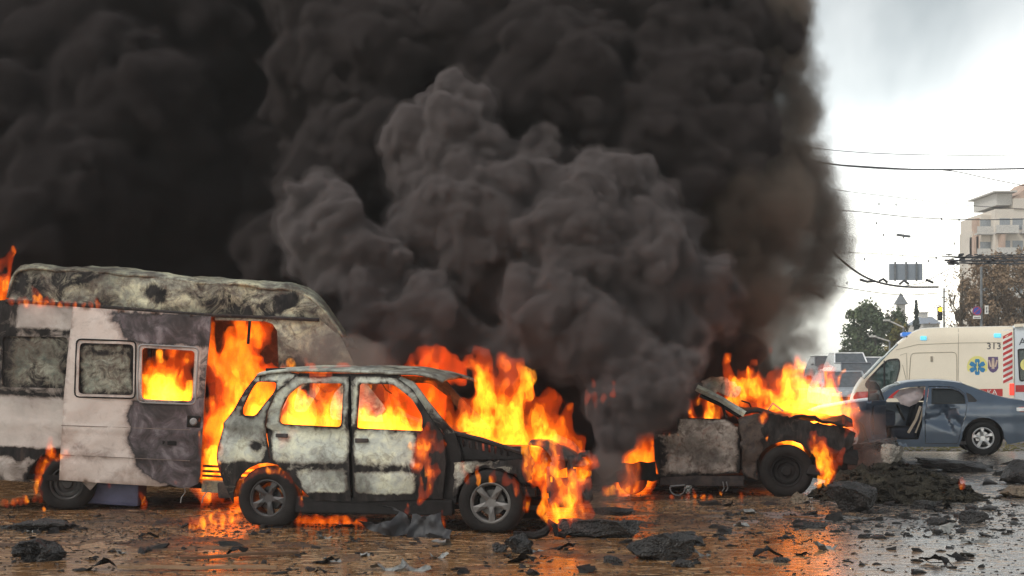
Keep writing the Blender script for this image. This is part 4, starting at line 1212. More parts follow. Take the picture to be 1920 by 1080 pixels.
def build_ambulance2():
    d = 44.0
    fr = Frame(Vector(((1960 - 960) * d / F, d, 0.0)), -11)
    r = fr.root('second_ambulance', 'bluish white ambulance with an open rear door cut off by the right edge', 'ambulance')
    S, L = fr.S, fr.L
    def yf(x, z): return .03 * max(0, z - 1.2) ** 1.5
    zt = L(1800, 611)[1]
    out = fillet(S([(1903, 611), (2150, 609), (2150, 812), (1903, 812)]), .12)
    w = fillet(S([(1909, 655), (1934, 655), (1934, 712), (1912, 714)]), .05)
    panel('side_panel', out, M_BWHITE, r, yf, .04, [w], .2, seed=71)
    gl = panel('window', w, M_GLASSG, r, lambda x, z: yf(x, z) + .012, .006, g=.3)
    fo = [(p[0], yf(*p) - .003, p[1]) for p in w]
    MB().tube(fo + fo[:1], .02, 5).build('window_seal', M_TRIM, r)
    x, z = L(1923, 684)
    V = [(x, -.0, z)] + [(x + .14 * math.cos(2 * math.pi * k / 24), -.0, z + .16 * math.sin(2 * math.pi * k / 24)) for k in range(24)]
    mesh_obj('emblem_disc', V, [(0, 1 + (k + 1) % 24, 1 + k)[::-1] for k in range(24)], M_YEL, gl)
    x0, x1 = L(1903, 0)[0], L(2150, 0)[0]
    MB().box(x0 + .05, x1 - .05, .04, 2.0, .35, .42).build('floor_pan', M_TRIM, r)
    MB().box(x0 + .03, x1 - .03, .08, 2.0, zt - .08, zt + .02, b=.03).build('roof', M_BWHITE, r)
    MB().box(x0 + .03, x0 + .07, .9, 2.0, .35, zt - .08).build('rear_door', M_BWHITE, r)
    MB().box(x0 + .05, x1 - .05, 1.98, 2.02, .35, zt - .05).build('far_side', M_BWHITE, r)
    MB().box(x1 - .05, x1, .04, 2.0, .35, zt - .05).build('nose', M_BWHITE, r)
    panel('red_stripe', S([(1904, 722), (2148, 722), (2148, 735), (1904, 735)]), M_RED, r, lambda x, z: yf(x, z) - .005, .003, g=.4)
    panel('roof_corner', S([(1902, 608), (1925, 606), (1925, 612), (1902, 613)]), M_CREAM, r, lambda x, z: -.01, .1, g=.3)
    x, z = L(1917.5, 641); text('lettering', 'A', M_NUM, r, x, yf(x, z) - .006, z, .28)
    for xx in (x0 + 1.0,):
        for yy, s_ in ((.12, -1), (1.9, 1)): wheel(r, xx, yy, .34, .345, .2, .22, None, 'steel', M_RUB, M_ALLOYS, s_)
    for yy, s_ in ((.12, -1), (1.9, 1)): wheel(r, x1 - .7, yy, .34, .345, .2, .22, None, 'steel', M_RUB, M_ALLOYS, s_)
build_ambulance2()
def road_car(px, d, w, h, mat, label, cab=.55, wide=1.0, yaw=0, lamp=True):
    """A car seen from its nose, up the road."""
    r = empty('parked_car', (((px - 960) * d / F), d, max(0, (d - 45) * .022) - .05), (0, 0, R(yaw)))
    tag(r, label, 'car', 'cars standing up the road')
    Ln = 4.2; hb = h * cab
    sec = [(-.5, .25), (-.5, hb * .75), (-.47, hb), (.47, hb), (.5, hb * .75), (.5, .25)]
    def ring(y, k, zs): return [(a * w * k, y, .2 + (b - .2) * zs) for a, b in sec]
    rows = [ring(0, .86, .62), ring(.06, .94, .82), ring(.5, 1, .93), ring(1.2, 1, 1), ring(3.6, 1, 1), ring(Ln - .1, .95, .95), ring(Ln, .88, .85)]
    V = [p for q in rows for p in q]; n = 6
    Fc = [(i * n + j, i * n + (j + 1) % n, (i + 1) * n + (j + 1) % n, (i + 1) * n + j) for i in range(6) for j in range(n)] + [tuple(range(n))[::-1], tuple(6 * n + k for k in range(n))]
    mesh_obj('body', V, Fc, mat, r)
    c = [(-.46, hb), (-.38, h), (.38, h), (.46, hb)]
    ys = (1.1, 1.8, 3.3, 4.0)
    V = [(-.45 * w, ys[0], hb), (.45 * w, ys[0], hb), (.37 * w, ys[1], h - .04), (-.37 * w, ys[1], h - .04), (-.46 * w, ys[3], hb), (.46 * w, ys[3], hb), (.38 * w, ys[2], h - .04), (-.38 * w, ys[2], h - .04)]
    cb = mesh_obj('cabin', V, [(0, 1, 2, 3), (1, 5, 6, 2), (4, 0, 3, 7), (5, 4, 7, 6)], M_DGL, r)
    MB().box(-.39 * w, .39 * w, ys[1] - .05, ys[2] + .05, h - .06, h, b=.02).build('roof', mat, r)
    for s in (-1, 1):
        MB().tube([(s * .455 * w, ys[0], hb), (s * .38 * w, ys[1], h - .03)], .035, 5).build('windscreen_pillar', mat, r)
        MB().box(s * .33 * w - .14, s * .33 * w + .14, -.01, .1, hb * .62, hb * .76, b=.02).build('headlight', M_LAMPW, r)
        MB().box(s * .53 * w - .08, s * .53 * w + .08, 1.2, 1.3, hb, hb + .12, b=.02).build('door_mirror', mat, r)
    MB().box(-.25 * w, .25 * w, -.02, .05, hb * .45, hb * .62, b=.01).build('grille', M_TRIM, r)
    for x in (-.42 * w, .42 * w):
        for y in (.8, 3.4):
            V, Fc = lathe([(.001, -.1), (.31, -.1), (.31, .1), (.001, .1)], 20)
            MB().add(V, Fc, Matrix.Translation((x, y, .31)) @ Matrix.Rotation(R(90), 4, 'Z')).build('wheel', M_RUB, r)
    return r
M_DGL = simple('dark_windscreen', (.09, .10, .11), .1)
M_WCAR = simple('white_car_paint', (.78, .78, .78), .3)
M_GCAR = simple('grey_car_paint', (.36, .39, .42), .3)
M_DCAR = simple('dark_car_paint', (.13, .14, .16), .3)
road_car(1606, 78, 1.85, 1.86, M_WCAR, 'white tall estate car farthest up the road', .6)
road_car(1622, 70, 1.75, 1.5, M_DCAR, 'low dark car between the white and the grey one', .58)
road_car(1600, 56, 1.8, 1.45, M_GCAR, 'grey-blue car nearest the flames', .6)
road_car(1560, 95, 1.75, 1.45, M_DCAR, 'small dark car at the left of the queue by the smoke', .6)
road_car(1650, 88, 1.75, 1.5, M_WCAR, 'light car just showing over the ambulance bonnet', .6)
# ------------------------------------------------------------------ ground, water, rubble
def road_mat():
    t = NT('wet_asphalt')
    a = t.noise(1.2, 8, .6); b = t.noise(30, 5, .6)
    c = t.ramp(a, [(.35, (.035, .032, .03)), (.55, (.075, .065, .055)), (.7, (.12, .10, .08))])
    c = t.mix(t.ramp(b, [(.45, 0), (.7, .5)]), c, (.2, .18, .16))
    t.set(c, t.ramp(t.noise(.25, 6, .6), [(.40, .30), (.6, .75)]))
    t.bump(b, .2, .004)
    return t.m
def mud_mat():
    t = NT('muddy_grit')
    a = t.noise(1.6, 8, .62, .4); b = t.noise(24, 6, .7); v = t.voro(45)
    c = t.ramp(a, [(.3, (.02, .012, .008)), (.48, (.085, .045, .022)), (.6, (.16, .09, .045)), (.75, (.05, .035, .025))])
    c = t.mix(t.ramp(b, [(.5, 0), (.62, .7)]), c, (.025, .02, .017))
    c = t.mix(t.ramp(v, [(.0, .45), (.18, 0)]), c, (.25, .17, .11))
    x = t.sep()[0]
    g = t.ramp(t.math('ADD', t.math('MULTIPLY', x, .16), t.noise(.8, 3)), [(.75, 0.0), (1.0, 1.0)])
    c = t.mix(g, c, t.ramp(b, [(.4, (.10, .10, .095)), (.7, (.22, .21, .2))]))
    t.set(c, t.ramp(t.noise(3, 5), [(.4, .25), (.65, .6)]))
    t.bump(t.math('ADD', b, t.math('MULTIPLY', v, -.5)), .8, .02)
    return t.m
def water_mat():
    t = NT('muddy_water')
    co = t.map((1.0, 1.7, 1.0))
    a = t.noise(1.1, 6, .6, .8, co)
    c = t.ramp(a, [(.3, (.06, .026, .009)), (.5, (.20, .095, .034)), (.68, (.36, .19, .08))])
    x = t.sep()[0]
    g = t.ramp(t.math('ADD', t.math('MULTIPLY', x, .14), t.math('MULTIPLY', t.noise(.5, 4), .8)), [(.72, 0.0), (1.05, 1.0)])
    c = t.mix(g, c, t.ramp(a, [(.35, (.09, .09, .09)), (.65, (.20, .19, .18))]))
    fo = t.ramp(t.noise(4.2, 9, .74, 1.2, t.map((1.1, 2.4, 1))), [(.53, 0.0), (.58, .9)])
    c = t.mix(fo, c, (.42, .27, .15))
    dk = t.ramp(t.noise(5.5, 9, .75, 1.2, t.map((1.1, 2.0, 1), (7, 3, 0))), [(.57, 0.0), (.62, .85)])
    c = t.mix(dk, c, (.02, .014, .010))
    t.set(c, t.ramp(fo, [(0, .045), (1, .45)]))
    rip = t.math('ADD', t.noise(5, 6, .62, .8, t.map((.8, 1.6, 1))), t.math('MULTIPLY', t.noise(22, 4, .6, .5, t.map((.7, 1.5, 1))), .35))
    t.bump(rip, .30, .018)
    return t.m
M_ROAD, M_MUD, M_WATER = road_mat(), mud_mat(), water_mat()
def hgt(x, y):
    v = mnoise.fractal(Vector((x * .8, y * .8, 0)), 1.0, 2.1, 5) * .035 + mnoise.noise(Vector((x * 3.1 + y * 1.7, y * 3.3 - x * 1.5, 3))) * .014 + mnoise.noise(Vector((x * 7.7 - y * 3.1, y * 7.9 + x * 2.7, 9))) * .006
    v -= .016 + .030 / (1 + math.exp(-(x - 3.0) * 2)) / (1 + math.exp((y - 17.3) * 2))
    # grit thrown about round the mound and behind the cars
    v += .016 * math.exp(-(((x - 3.6) / 2.2) ** 2 + ((y - 18.4) / 1.6) ** 2)) + .02 * math.exp(-(((x + 3.5) / 4) ** 2 + ((y - 17.5) / 1.3) ** 2))
    return v
def build_ground():
    rows_ = [(-18, -.05), (44, -.05), (60, .28), (80, .72), (100, 1.12), (140, 1.5), (250, 1.6), (600, 1.62)]
    V = [(x, y, z) for y, z in rows_ for x in (-260, 260)]
    tag(mesh_obj('ground', V, [(2 * i, 2 * i + 1, 2 * i + 3, 2 * i + 2) for i in range(len(rows_) - 1)], M_ROAD), kind='structure')
    st = .065
    xs = np.arange(-11, 12.01, st); ys = np.concatenate([np.arange(10.5, 22, st), np.arange(22, 30, .12)])
    V = []
    for y in ys:
        for x in xs:
            e = min(1, (x + 11) / .6, (12 - x) / .6, (y - 10.5) / .4, (30 - y) / 1.5)
            V.append((x, y, hgt(x, y) * e - .06 * (1 - e)))
    n = len(xs)
    idx = np.arange(len(V)).reshape(len(ys), n)
    q = np.stack([idx[:-1, :-1], idx[:-1, 1:], idx[1:, 1:], idx[1:, :-1]], -1).reshape(-1, 4)
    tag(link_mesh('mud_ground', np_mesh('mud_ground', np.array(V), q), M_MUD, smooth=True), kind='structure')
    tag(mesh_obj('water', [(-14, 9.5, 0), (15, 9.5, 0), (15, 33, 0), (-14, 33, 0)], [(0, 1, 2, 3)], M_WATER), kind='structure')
build_ground()
# --- chunks
def rock_mesh(name, seed, n=14, sub=2, amp=.08, flat=.6, sharp=False, cuts=2):
    rg = random.Random(seed)
    bm = bmesh.new()
    for _ in range(n):
        v = Vector((rg.gauss(0, 1), rg.gauss(0, 1), rg.gauss(0, 1))).normalized() * rg.uniform(.8, 1)
        bm.verts.new((max(-.8, min(.8, v.x)), max(-.75, min(.75, v.y)), max(-.55, min(.55, v.z))))
    r = bmesh.ops.convex_hull(bm, input=bm.verts)
    bmesh.ops.delete(bm, geom=[g for g in r['geom_interior'] if isinstance(g, bmesh.types.BMVert)], context='VERTS')
    for v in [v for v in bm.verts if not v.link_faces]: bm.verts.remove(v)
    bmesh.ops.triangulate(bm, faces=bm.faces)
    for _ in range(sub): bmesh.ops.subdivide_edges(bm, edges=bm.edges, cuts=1, use_grid_fill=True)
    bmesh.ops.triangulate(bm, faces=bm.faces)
    for v in bm.verts:
        v.co += mnoise.noise_vector(v.co * 2.1 + Vector((seed, 0, 0))) * amp * 1.5 + mnoise.noise_vector(v.co * 6 + Vector((seed, 0, 0))) * amp * .7 + mnoise.noise_vector(v.co * 15 + Vector((seed, 0, 0))) * amp * .35
    me = bpy.data.meshes.new(name); bm.to_mesh(me); bm.free()
    return me
def rockmat(name, cols, sc=1.0, rough=.65, wet=.25):
    t = NT(name)
    a = t.noise(3 * sc, 8, .65); b = t.noise(26 * sc, 5, .65); v = t.voro(34 * sc)
    c = t.ramp(a, cols)
    c = t.mix(t.ramp(v, [(.0, .9), (.13, 0)]), c, tuple(min(1, k * 4.5) for k in cols[1][1]))
    c = t.mix(t.ramp(b, [(.5, 0), (.66, .8)]), c, tuple(k * .5 for k in cols[0][1]))
    t.set(c, rough); t.bump(t.math('ADD', b, t.math('MULTIPLY', v, -.7)), .9, .03)
    return t.m
M_ASPH = rockmat('broken_asphalt', [(.3, (.008, .0075, .0075)), (.5, (.022, .02, .02)), (.7, (.05, .046, .043))], 1.4, .5)
M_SOIL = rockmat('charred_soil', [(.3, (.009, .008, .007)), (.5, (.024, .021, .015)), (.7, (.055, .048, .033))], 1.2, .85)
M_CONC = rockmat('dusty_concrete', [(.3, (.12, .11, .10)), (.5, (.25, .23, .2)), (.7, (.36, .33, .28))], 1.0, .8)
M_STONE = rockmat('brown_stone', [(.3, (.09, .07, .05)), (.5, (.16, .125, .09)), (.7, (.22, .18, .14))], 1.0, .7)
def chunk(name, px, py, wpx, hpx, dep, mat, label, cat, seed, sub=3, rz=0, tilt=0, amp=.09, d=None, z=None, n=14):
    """A chunk whose foot stands at (px, py), wpx wide and hpx high in the photograph, dep metres deep."""
    dd = d or GD(py)
    me = rock_mesh(name, seed, n, sub, amp)
    co = np.array([v.co[:] for v in me.vertices]); lo, hi = co.min(0), co.max(0)
    W_, H_ = wpx * dd / F, hpx * dd / F
    sc = np.array([W_, dep, H_]) / (hi - lo)
    co = (co - (lo + hi) / 2) * sc; co[:, 2] -= co[:, 2].min()
    me.vertices.foreach_set('co', co.astype(np.float32).ravel())
    o = link_mesh(name, me, mat, smooth=False)
    o.location = ((px - 960) * dd / F, dd + dep * .3, (z if z is not None else -.02)); o.rotation_euler = (0, tilt, rz)
    return tag(o, label, cat)
chunk('asphalt_chunk', 1243, 1050, 136, 56, .5, M_ASPH, 'largest broken asphalt slab, grey and pitted, in the front at the middle right', 'rubble', 2, 4)
chunk('asphalt_chunk', 1301, 1020, 40, 22, .2, M_ASPH, 'small asphalt knob against the right end of the largest slab', 'rubble', 3)
chunk('asphalt_chunk', 1150, 1056, 38, 18, .15, M_ASPH, 'small dark stone just left of the largest slab', 'rubble', 4)
chunk('asphalt_chunk', 1284, 1064, 50, 18, .15, M_ASPH, 'dark lump in the water right below the largest slab', 'rubble', 41)
chunk('asphalt_chunk', 972, 1040, 58, 44, .28, M_ASPH, 'jagged asphalt lump in front of the front wheel', 'rubble', 5, 3, amp=.16)
chunk('asphalt_chunk', 938, 1036, 32, 22, .18, M_ASPH, 'squat black block joined to the jagged lump at its left', 'rubble', 6)
chunk('asphalt_chunk', 1125, 1009, 170, 40, .35, M_ASPH, 'long flat black slab lying under the burning bumper', 'rubble', 7, 4)
chunk('asphalt_chunk', 1140, 984, 100, 16, .2, M_ASPH, 'thin dark sliver on top of the long flat slab', 'rubble', 8, 3, tilt=.06, z=.1)
chunk('asphalt_chunk', 1602, 962, 100, 62, .5, M_ASPH, 'dark angular block with pale edges at the foot of the mound', 'rubble', 9, 4)
chunk('stone', 1500, 942, 36, 22, .2, M_STONE, 'smooth brown stone right of the wreck wheel', 'stone', 10)
chunk('concrete_chunk', 1676, 893, 46, 46, .3, M_CONC, 'pale broken concrete piece on top of the mound', 'rubble', 11, 3, d=20.9, z=.40, rz=.4)
chunk('asphalt_chunk', 1645, 886, 130, 66, .7, M_ASPH, 'big black slab leaning behind the top of the mound', 'rubble', 12, 4, d=22.6, z=.20, tilt=-.10)
chunk('asphalt_chunk', 1795, 886, 150, 26, .9, M_ASPH, 'long dark tilted slab on the road before the blue saloon', 'rubble', 13, 3, tilt=.12)
chunk('asphalt_chunk', 1715, 877, 150, 13, .8, M_ASPH, 'low dark ridge between mound and tilted slab', 'rubble', 14)
chunk('asphalt_chunk', 1912, 908, 62, 48, .6, M_ASPH, 'dark square block cut by the right edge', 'rubble', 15, 3)
chunk('mud_heap', 1912, 934, 70, 26, .4, M_STONE, 'brown clod below the square block at the right edge', 'rubble', 16)
chunk('asphalt_chunk', 68, 1054, 100, 46, .4, M_ASPH, 'knobbly black piece lying in the left foreground', 'rubble', 17, 4, amp=.14)
chunk('asphalt_chunk', 60, 995, 150, 24, .5, M_ASPH, 'low charred heap left of the van wheel', 'rubble', 18, 3, amp=.14)
chunk('asphalt_chunk', 1758, 985, 44, 18, .2, M_ASPH, 'small dark block on the silvery water', 'rubble', 19)
chunk('asphalt_chunk', 1825, 980, 60, 26, .25, M_ASPH, 'dark lump in front of the right flank of the mound', 'rubble', 20)
chunk('asphalt_chunk', 1740, 955, 60, 20, .3, M_ASPH, 'crumbled piece at the wet foot of the mound', 'rubble', 21)
chunk('asphalt_chunk', 1530, 990, 50, 14, .2, M_ASPH, 'flat black piece in the orange reflection', 'rubble', 22)
chunk('asphalt_chunk', 1467, 1055, 34, 14, .15, M_ASPH, 'lone black stone in the right foreground water', 'rubble', 23)
# --- mound
def build_mound():
    c = G(1680, 940); c.y = 21.0; c.x = (1680 - 960) * 21.0 / F
    r = empty('rubble_mound', (c.x, c.y, 0))
    tag(r, 'heap of black soil and broken asphalt between the wreck and the blue saloon', 'rubble mound')
    n = 70; V = []
    for j in range(n + 1):
        for i in range(n + 1):
            u, v = -1 + 2 * i / n, -1 + 2 * j / n
            x, y = u * 1.35, v * 1.1
            q = math.hypot(x / 1.12 + .12 * mnoise.noise(Vector((x, y, 5))), y / .85)
            h = .50 * max(0, 1 - q ** 1.7) ** .8 * (1 - .28 * max(0, u))
            h += (.10 * mnoise.noise(Vector((x * 4, y * 4, 1))) + .06 * mnoise.noise(Vector((x * 10, y * 10, 2))) + .03 * mnoise.noise(Vector((x * 24, y * 24, 2)))) * min(1, h * 6)
            V.append((x, y, h - .05))
    idx = np.arange((n + 1) ** 2).reshape(n + 1, n + 1)
    q = np.stack([idx[:-1, :-1], idx[:-1, 1:], idx[1:, 1:], idx[1:, :-1]], -1).reshape(-1, 4)
    link_mesh('soil', np_mesh('soil', np.array(V), q), M_SOIL, r, smooth=False)
    rg = random.Random(5)
    b = MB(); srcs = [rock_mesh('clod', 100 + k, 10, 1, .12) for k in range(5)]
    dat = [([v.co[:] for v in m.vertices], [list(p.vertices) for p in m.polygons]) for m in srcs]
    for k in range(620):
        a = rg.uniform(0, 2 * math.pi); q = rg.uniform(0, 1) ** .5 * 1.15
        x, y = 1.15 * q * math.cos(a), .88 * q * math.sin(a)
        h = .50 * max(0, 1 - q ** 1.7) ** .8 * (1 - .28 * max(0, x / 1.35))
        s = rg.uniform(.012, .06) * (1.4 if q > .6 else 1)
        M = Matrix.Translation((x, y, h - .03)) @ Matrix.Rotation(rg.uniform(0, 6), 4, 'Z') @ Matrix.Rotation(rg.uniform(-.6, .6), 4, 'X') @ Matrix.Diagonal((s * rg.uniform(.8, 1.6), s, s * .8, 1))
        V_, F_ = dat[k % 5]; b.add(V_, F_, M)
    o = b.build('clods', M_SOIL, r); tag(o, kind='stuff')
build_mound()
# --- small countable debris scattered on the wet ground
def scatter():
    srcs = [rock_mesh('asphalt_fragment', 200 + k, 12, 1, .14) for k in range(7)]
    for m in srcs: m.materials.append(M_ASPH)
    rg = random.Random(77)
    spots = []
    zone = ['on the grit below the wreck', 'in the silvery water before the mound', 'in the right foreground water', 'on the brown mud in the left foreground', 'in the orange-lit water at the bottom middle', 'on the road before the blue saloon']
    for _ in range(70): spots.append((rg.uniform(1330, 1700), rg.uniform(940, 1010), rg.uniform(6, 20), 0))
    for _ in range(62): spots.append((rg.uniform(1640, 1910), rg.uniform(930, 1010), rg.uniform(6, 22), 1))
    for _ in range(30): spots.append((rg.uniform(1300, 1900), rg.uniform(1000, 1078), rg.uniform(5, 16), 2))
    for _ in range(125): spots.append((rg.uniform(10, 860), rg.uniform(962, 1076), rg.uniform(5, 17), 3))
    for _ in range(45): spots.append((rg.uniform(850, 1350), rg.uniform(1005, 1078), rg.uniform(5, 15), 4))
    for _ in range(20): spots.append((rg.uniform(1640, 1910), rg.uniform(868, 925), rg.uniform(6, 16), 5))
    for k, (px, py, w, zn) in enumerate(spots):
        o = bpy.data.objects.new('asphalt_fragment', srcs[k % 7]); SC.collection.objects.link(o)
        g = G(px, py); s = w * g.y / F * (.5 + .35 * min(3, rg.expovariate(1)))
        o.location = (g.x, g.y, s * .05 + .0); o.rotation_euler = (rg.uniform(-.3, .3), rg.uniform(-.3, .3), rg.uniform(0, 6.3))
        o.scale = (s * rg.uniform(.8, 1.8), s * rg.uniform(.7, 1.2), s * rg.uniform(.3, .8))
        tag(o, 'small dark asphalt fragment ' + zone[zn], 'fragment', 'small fragments ' + zone[zn])
    # gravel too fine to count
    b = MB(); dat = [([v.co[:] for v in m.vertices], [list(p.vertices) for p in m.polygons]) for m in [rock_mesh('g', 300 + k, 8, 0, .1) for k in range(4)]]
    for k in range(11000):
        if k < 4000: x, y = rg.gauss(4.2, 2.0), rg.gauss(19.0, 1.6)
        elif k < 6500: x, y = rg.gauss(-4.0, 2.4), rg.gauss(17.3, .9)
        else: x, y = rg.uniform(-8, 8), rg.uniform(13, 20)
        s = rg.uniform(.006, .022)
        M = Matrix.Translation((x, y, max(hgt(x, y), 0) + s * .1)) @ Matrix.Rotation(rg.uniform(0, 6), 4, 'Z') @ Matrix.Diagonal((s * rg.uniform(1, 2), s, s * .6, 1))
        V_, F_ = dat[k % 4]; b.add(V_, F_, M)
    tag(b.build('gravel', M_ASPH), 'fine dark gravel and soot washed over the ground', 'gravel', kind='stuff')
scatter()
# --- planks, torn plastic
def plank(pts, w, th, mat, label, seed, z=.02):
    a, b = G(*pts[0]), G(*pts[1]); v = (b - a); L_ = v.length
    m = MB(); n = 10
    for k in range(14):
        x0, x1 = L_ * k / 14, L_ * (k + 1) / 14
        m.box(x0, x1 + .001, -w / 2 + .012 * mnoise.noise(Vector((k * .9, seed, 0))), w / 2 + .02 * mnoise.noise(Vector((k * .9, seed, 4))), 0, th * (1 + .3 * mnoise.noise(Vector((k * .7, seed, 8)))))
    m.jitter(.015, 2.5, seed)
    o = m.build('plank', mat); o.location = (a.x, a.y, z); o.rotation_euler = (.05, 0, math.atan2(v.y, v.x))
    tag(o, label, 'plank')
M_WOOD = simple('wet_pale_wood', (.20, .125, .07), .45, 0, .3, 3, .3)
M_WOODD = simple('wet_brown_wood', (.10, .055, .03), .4, 0, .3, 3, .3)
plank([(222, 1069), (520, 1070)], .07, .02, M_WOOD, 'pale wet plank along the bottom edge at the left', 1)
plank([(335, 1052), (560, 1041)], .06, .025, M_WOODD, 'thin brown lath behind the pale plank', 2)
plank([(1470, 973), (1540, 978)], .05, .02, M_WOODD, 'short dark lath in the grit before the mound', 3)
def torn():
    d = 16.2
    fr = Frame(Vector(((760 - 960) * d / F, d, 0)), -10)
    r = fr.root('torn_bumper', 'torn grey plastic bumper skin fallen below the front door', 'car bumper')
    S = fr.S
    p1 = S([(672, 976), (700, 984), (735, 975), (745, 962), (712, 950), (730, 952), (760, 966), (768, 985), (765, 1002), (740, 1006), (705, 1000), (685, 992)])
    panel('bumper_skin', p1, M_PLASTIC, r, lambda x, z: .25 * z, .03, g=.03, dent=.12, dsc=5, seed=81, jag=.006)
    p2 = S([(768, 966), (800, 968), (823, 962), (826, 972), (832, 992), (848, 994), (848, 1010), (800, 1010), (765, 1006)])
    panel('bumper_flap', p2, M_PLASTIC, r, lambda x, z: .5 * z - .05, .02, g=.03, dent=.12, dsc=5, seed=82, jag=.006)
    fr = Frame(Vector(((1000 - 960) * 16.0 / F, 16.0, 0)), -5)
    r = fr.root('melted_strip', 'curled black plastic strip running from the front wheel to the long slab', 'car trim')
    m = MB(); pts = [(965, 1001), (985, 1003), (1005, 1004), (1022, 998), (1032, 986), (1030, 978), (1040, 985), (1044, 1000), (1060, 1006)]
    m.tube([(a, .05 * math.sin(i * 1.7), max(.02, b)) for i, (a, b) in enumerate(fr.S(pts))], [.03, .035, .04, .045, .03, .02, .03, .03, .02], 7).jitter(.015, 9).build('strip', M_BLACK, r)
torn()

def scrap():
    """Bent sheet scraps, wires and glass crumbs thrown about by the blast."""
    rg = random.Random(31)
    kinds = []
    for k in range(6):
        V = []; n = 5
        for i in range(n + 1):
            for j in range(3):
                u, v = i / n - .5, j / 2 - .5
                V.append((u + .06 * rg.uniform(-1, 1), v * .45 + .08 * rg.uniform(-1, 1), .16 * math.sin(u * rg.uniform(4, 7) + k) + .12 * rg.uniform(-1, 1) + .15))
        Fc = [(i * 3 + j, i * 3 + j + 1, (i + 1) * 3 + j + 1, (i + 1) * 3 + j) for i in range(n) for j in range(2)]
        V2 = [(a, b, c - .03) for a, b, c in V]; m_ = len(V)
        Fc += [tuple(m_ + q for q in f[::-1]) for f in Fc]
        me = bpy.data.meshes.new('metal_scrap'); me.from_pydata(V + V2, [], Fc); kinds.append(me)
    wires = []
    for k in range(4):
        q = [(-.5 + i / 6 + .05 * rg.uniform(-1, 1), .14 * rg.uniform(-1, 1), .05 + .18 * abs(math.sin(i * .9 + k)) * rg.uniform(.4, 1)) for i in range(7)]
        m = MB().tube(q, .016, 5); me = bpy.data.meshes.new('bent_wire'); me.from_pydata(m.v, [], m.f); wires.append(me)
    M_SC = simple('pale_scorched_scrap', (.20, .20, .19), .5, .3, .5, 6)
    for me in kinds[:3] + wires: me.materials.append(M_BLACK)
    for me in kinds[3:]: me.materials.append(M_SC)
    zones = [((20, 420, 962, 1070), 'in the mud before the burning van', 16), ((430, 900, 1008, 1075), 'in the mud before the off-roader', 16), ((900, 1330, 1010, 1075), 'among the slabs at the bottom middle', 12), ((1330, 1640, 945, 1070), 'on the grit below the wreck', 14), ((1640, 1900, 945, 1070), 'in the silvery water before the mound', 12)]
    for (x0, x1, y0, y1), zn, n in zones:
        for k in range(n):
            g = G(rg.uniform(x0, x1), rg.uniform(y0, y1)); w_ = rg.random() < .3
            ki = rg.randrange(6)
            me = wires[k % 4] if w_ else kinds[ki]
            nm = 'bent_wire' if w_ else 'metal_scrap'
            o = bpy.data.objects.new(nm, me); SC.collection.objects.link(o)
            s_ = rg.uniform(.10, .30); o.location = (g.x, g.y, .0); o.scale = (s_, s_, s_ * rg.uniform(.5, 1)); o.rotation_euler = (rg.uniform(-.2, .2), rg.uniform(-.2, .2), rg.uniform(0, 6.3))
            if w_: tag(o, 'short bent black wire ' + zn, 'wire scrap', 'bent wires ' + zn)
            elif ki < 3: tag(o, 'small curled black sheet scrap ' + zn, 'metal scrap', 'black sheet scraps ' + zn)
            else: tag(o, 'small curled pale grey sheet scrap ' + zn, 'metal scrap', 'pale sheet scraps ' + zn)
scrap()
# ------------------------------------------------------------------ far background
M_WIRE = simple('dark_cable', (.05, .05, .055), .6)
M_POLE = simple('grey_pole_paint', (.14, .15, .16), .6)
M_BARK = simple('grey_brown_bark', (.10, .08, .06), .9)
M_BRICKB = simple('pale_cream_render', (.60, .54, .47), .8, 0, .1, .3)
M_ORANGE = simple('orange_brick_bays', (.46, .33, .26), .8, 0, .15, .5)
M_SLAB = simple('light_concrete_slabs', (.5, .48, .45), .8)
M_WINB = simple('far_window_glass', (.20, .22, .24), .15)  # base colour lightened to carry haze and reflected sky
def leafmat(name, a, b):
    t = NT(name)
    g = t.n.new('ShaderNodeNewGeometry')
    c = t.ramp(t.noise(.6, 3), [(.35, a), (.65, b)])
    t.set(c, .7); return t.m
M_LEAF = leafmat('dark_green_leaves', (.05, .075, .045), (.11, .14, .07))
M_LEAFY = leafmat('yellowing_leaves', (.10, .11, .03), (.20, .16, .05))
M_LEAFB = leafmat('brown_autumn_leaves', (.17, .115, .075), (.27, .19, .12))
M_FIR = leafmat('dark_fir_needles', (.02, .035, .03), (.04, .06, .05))
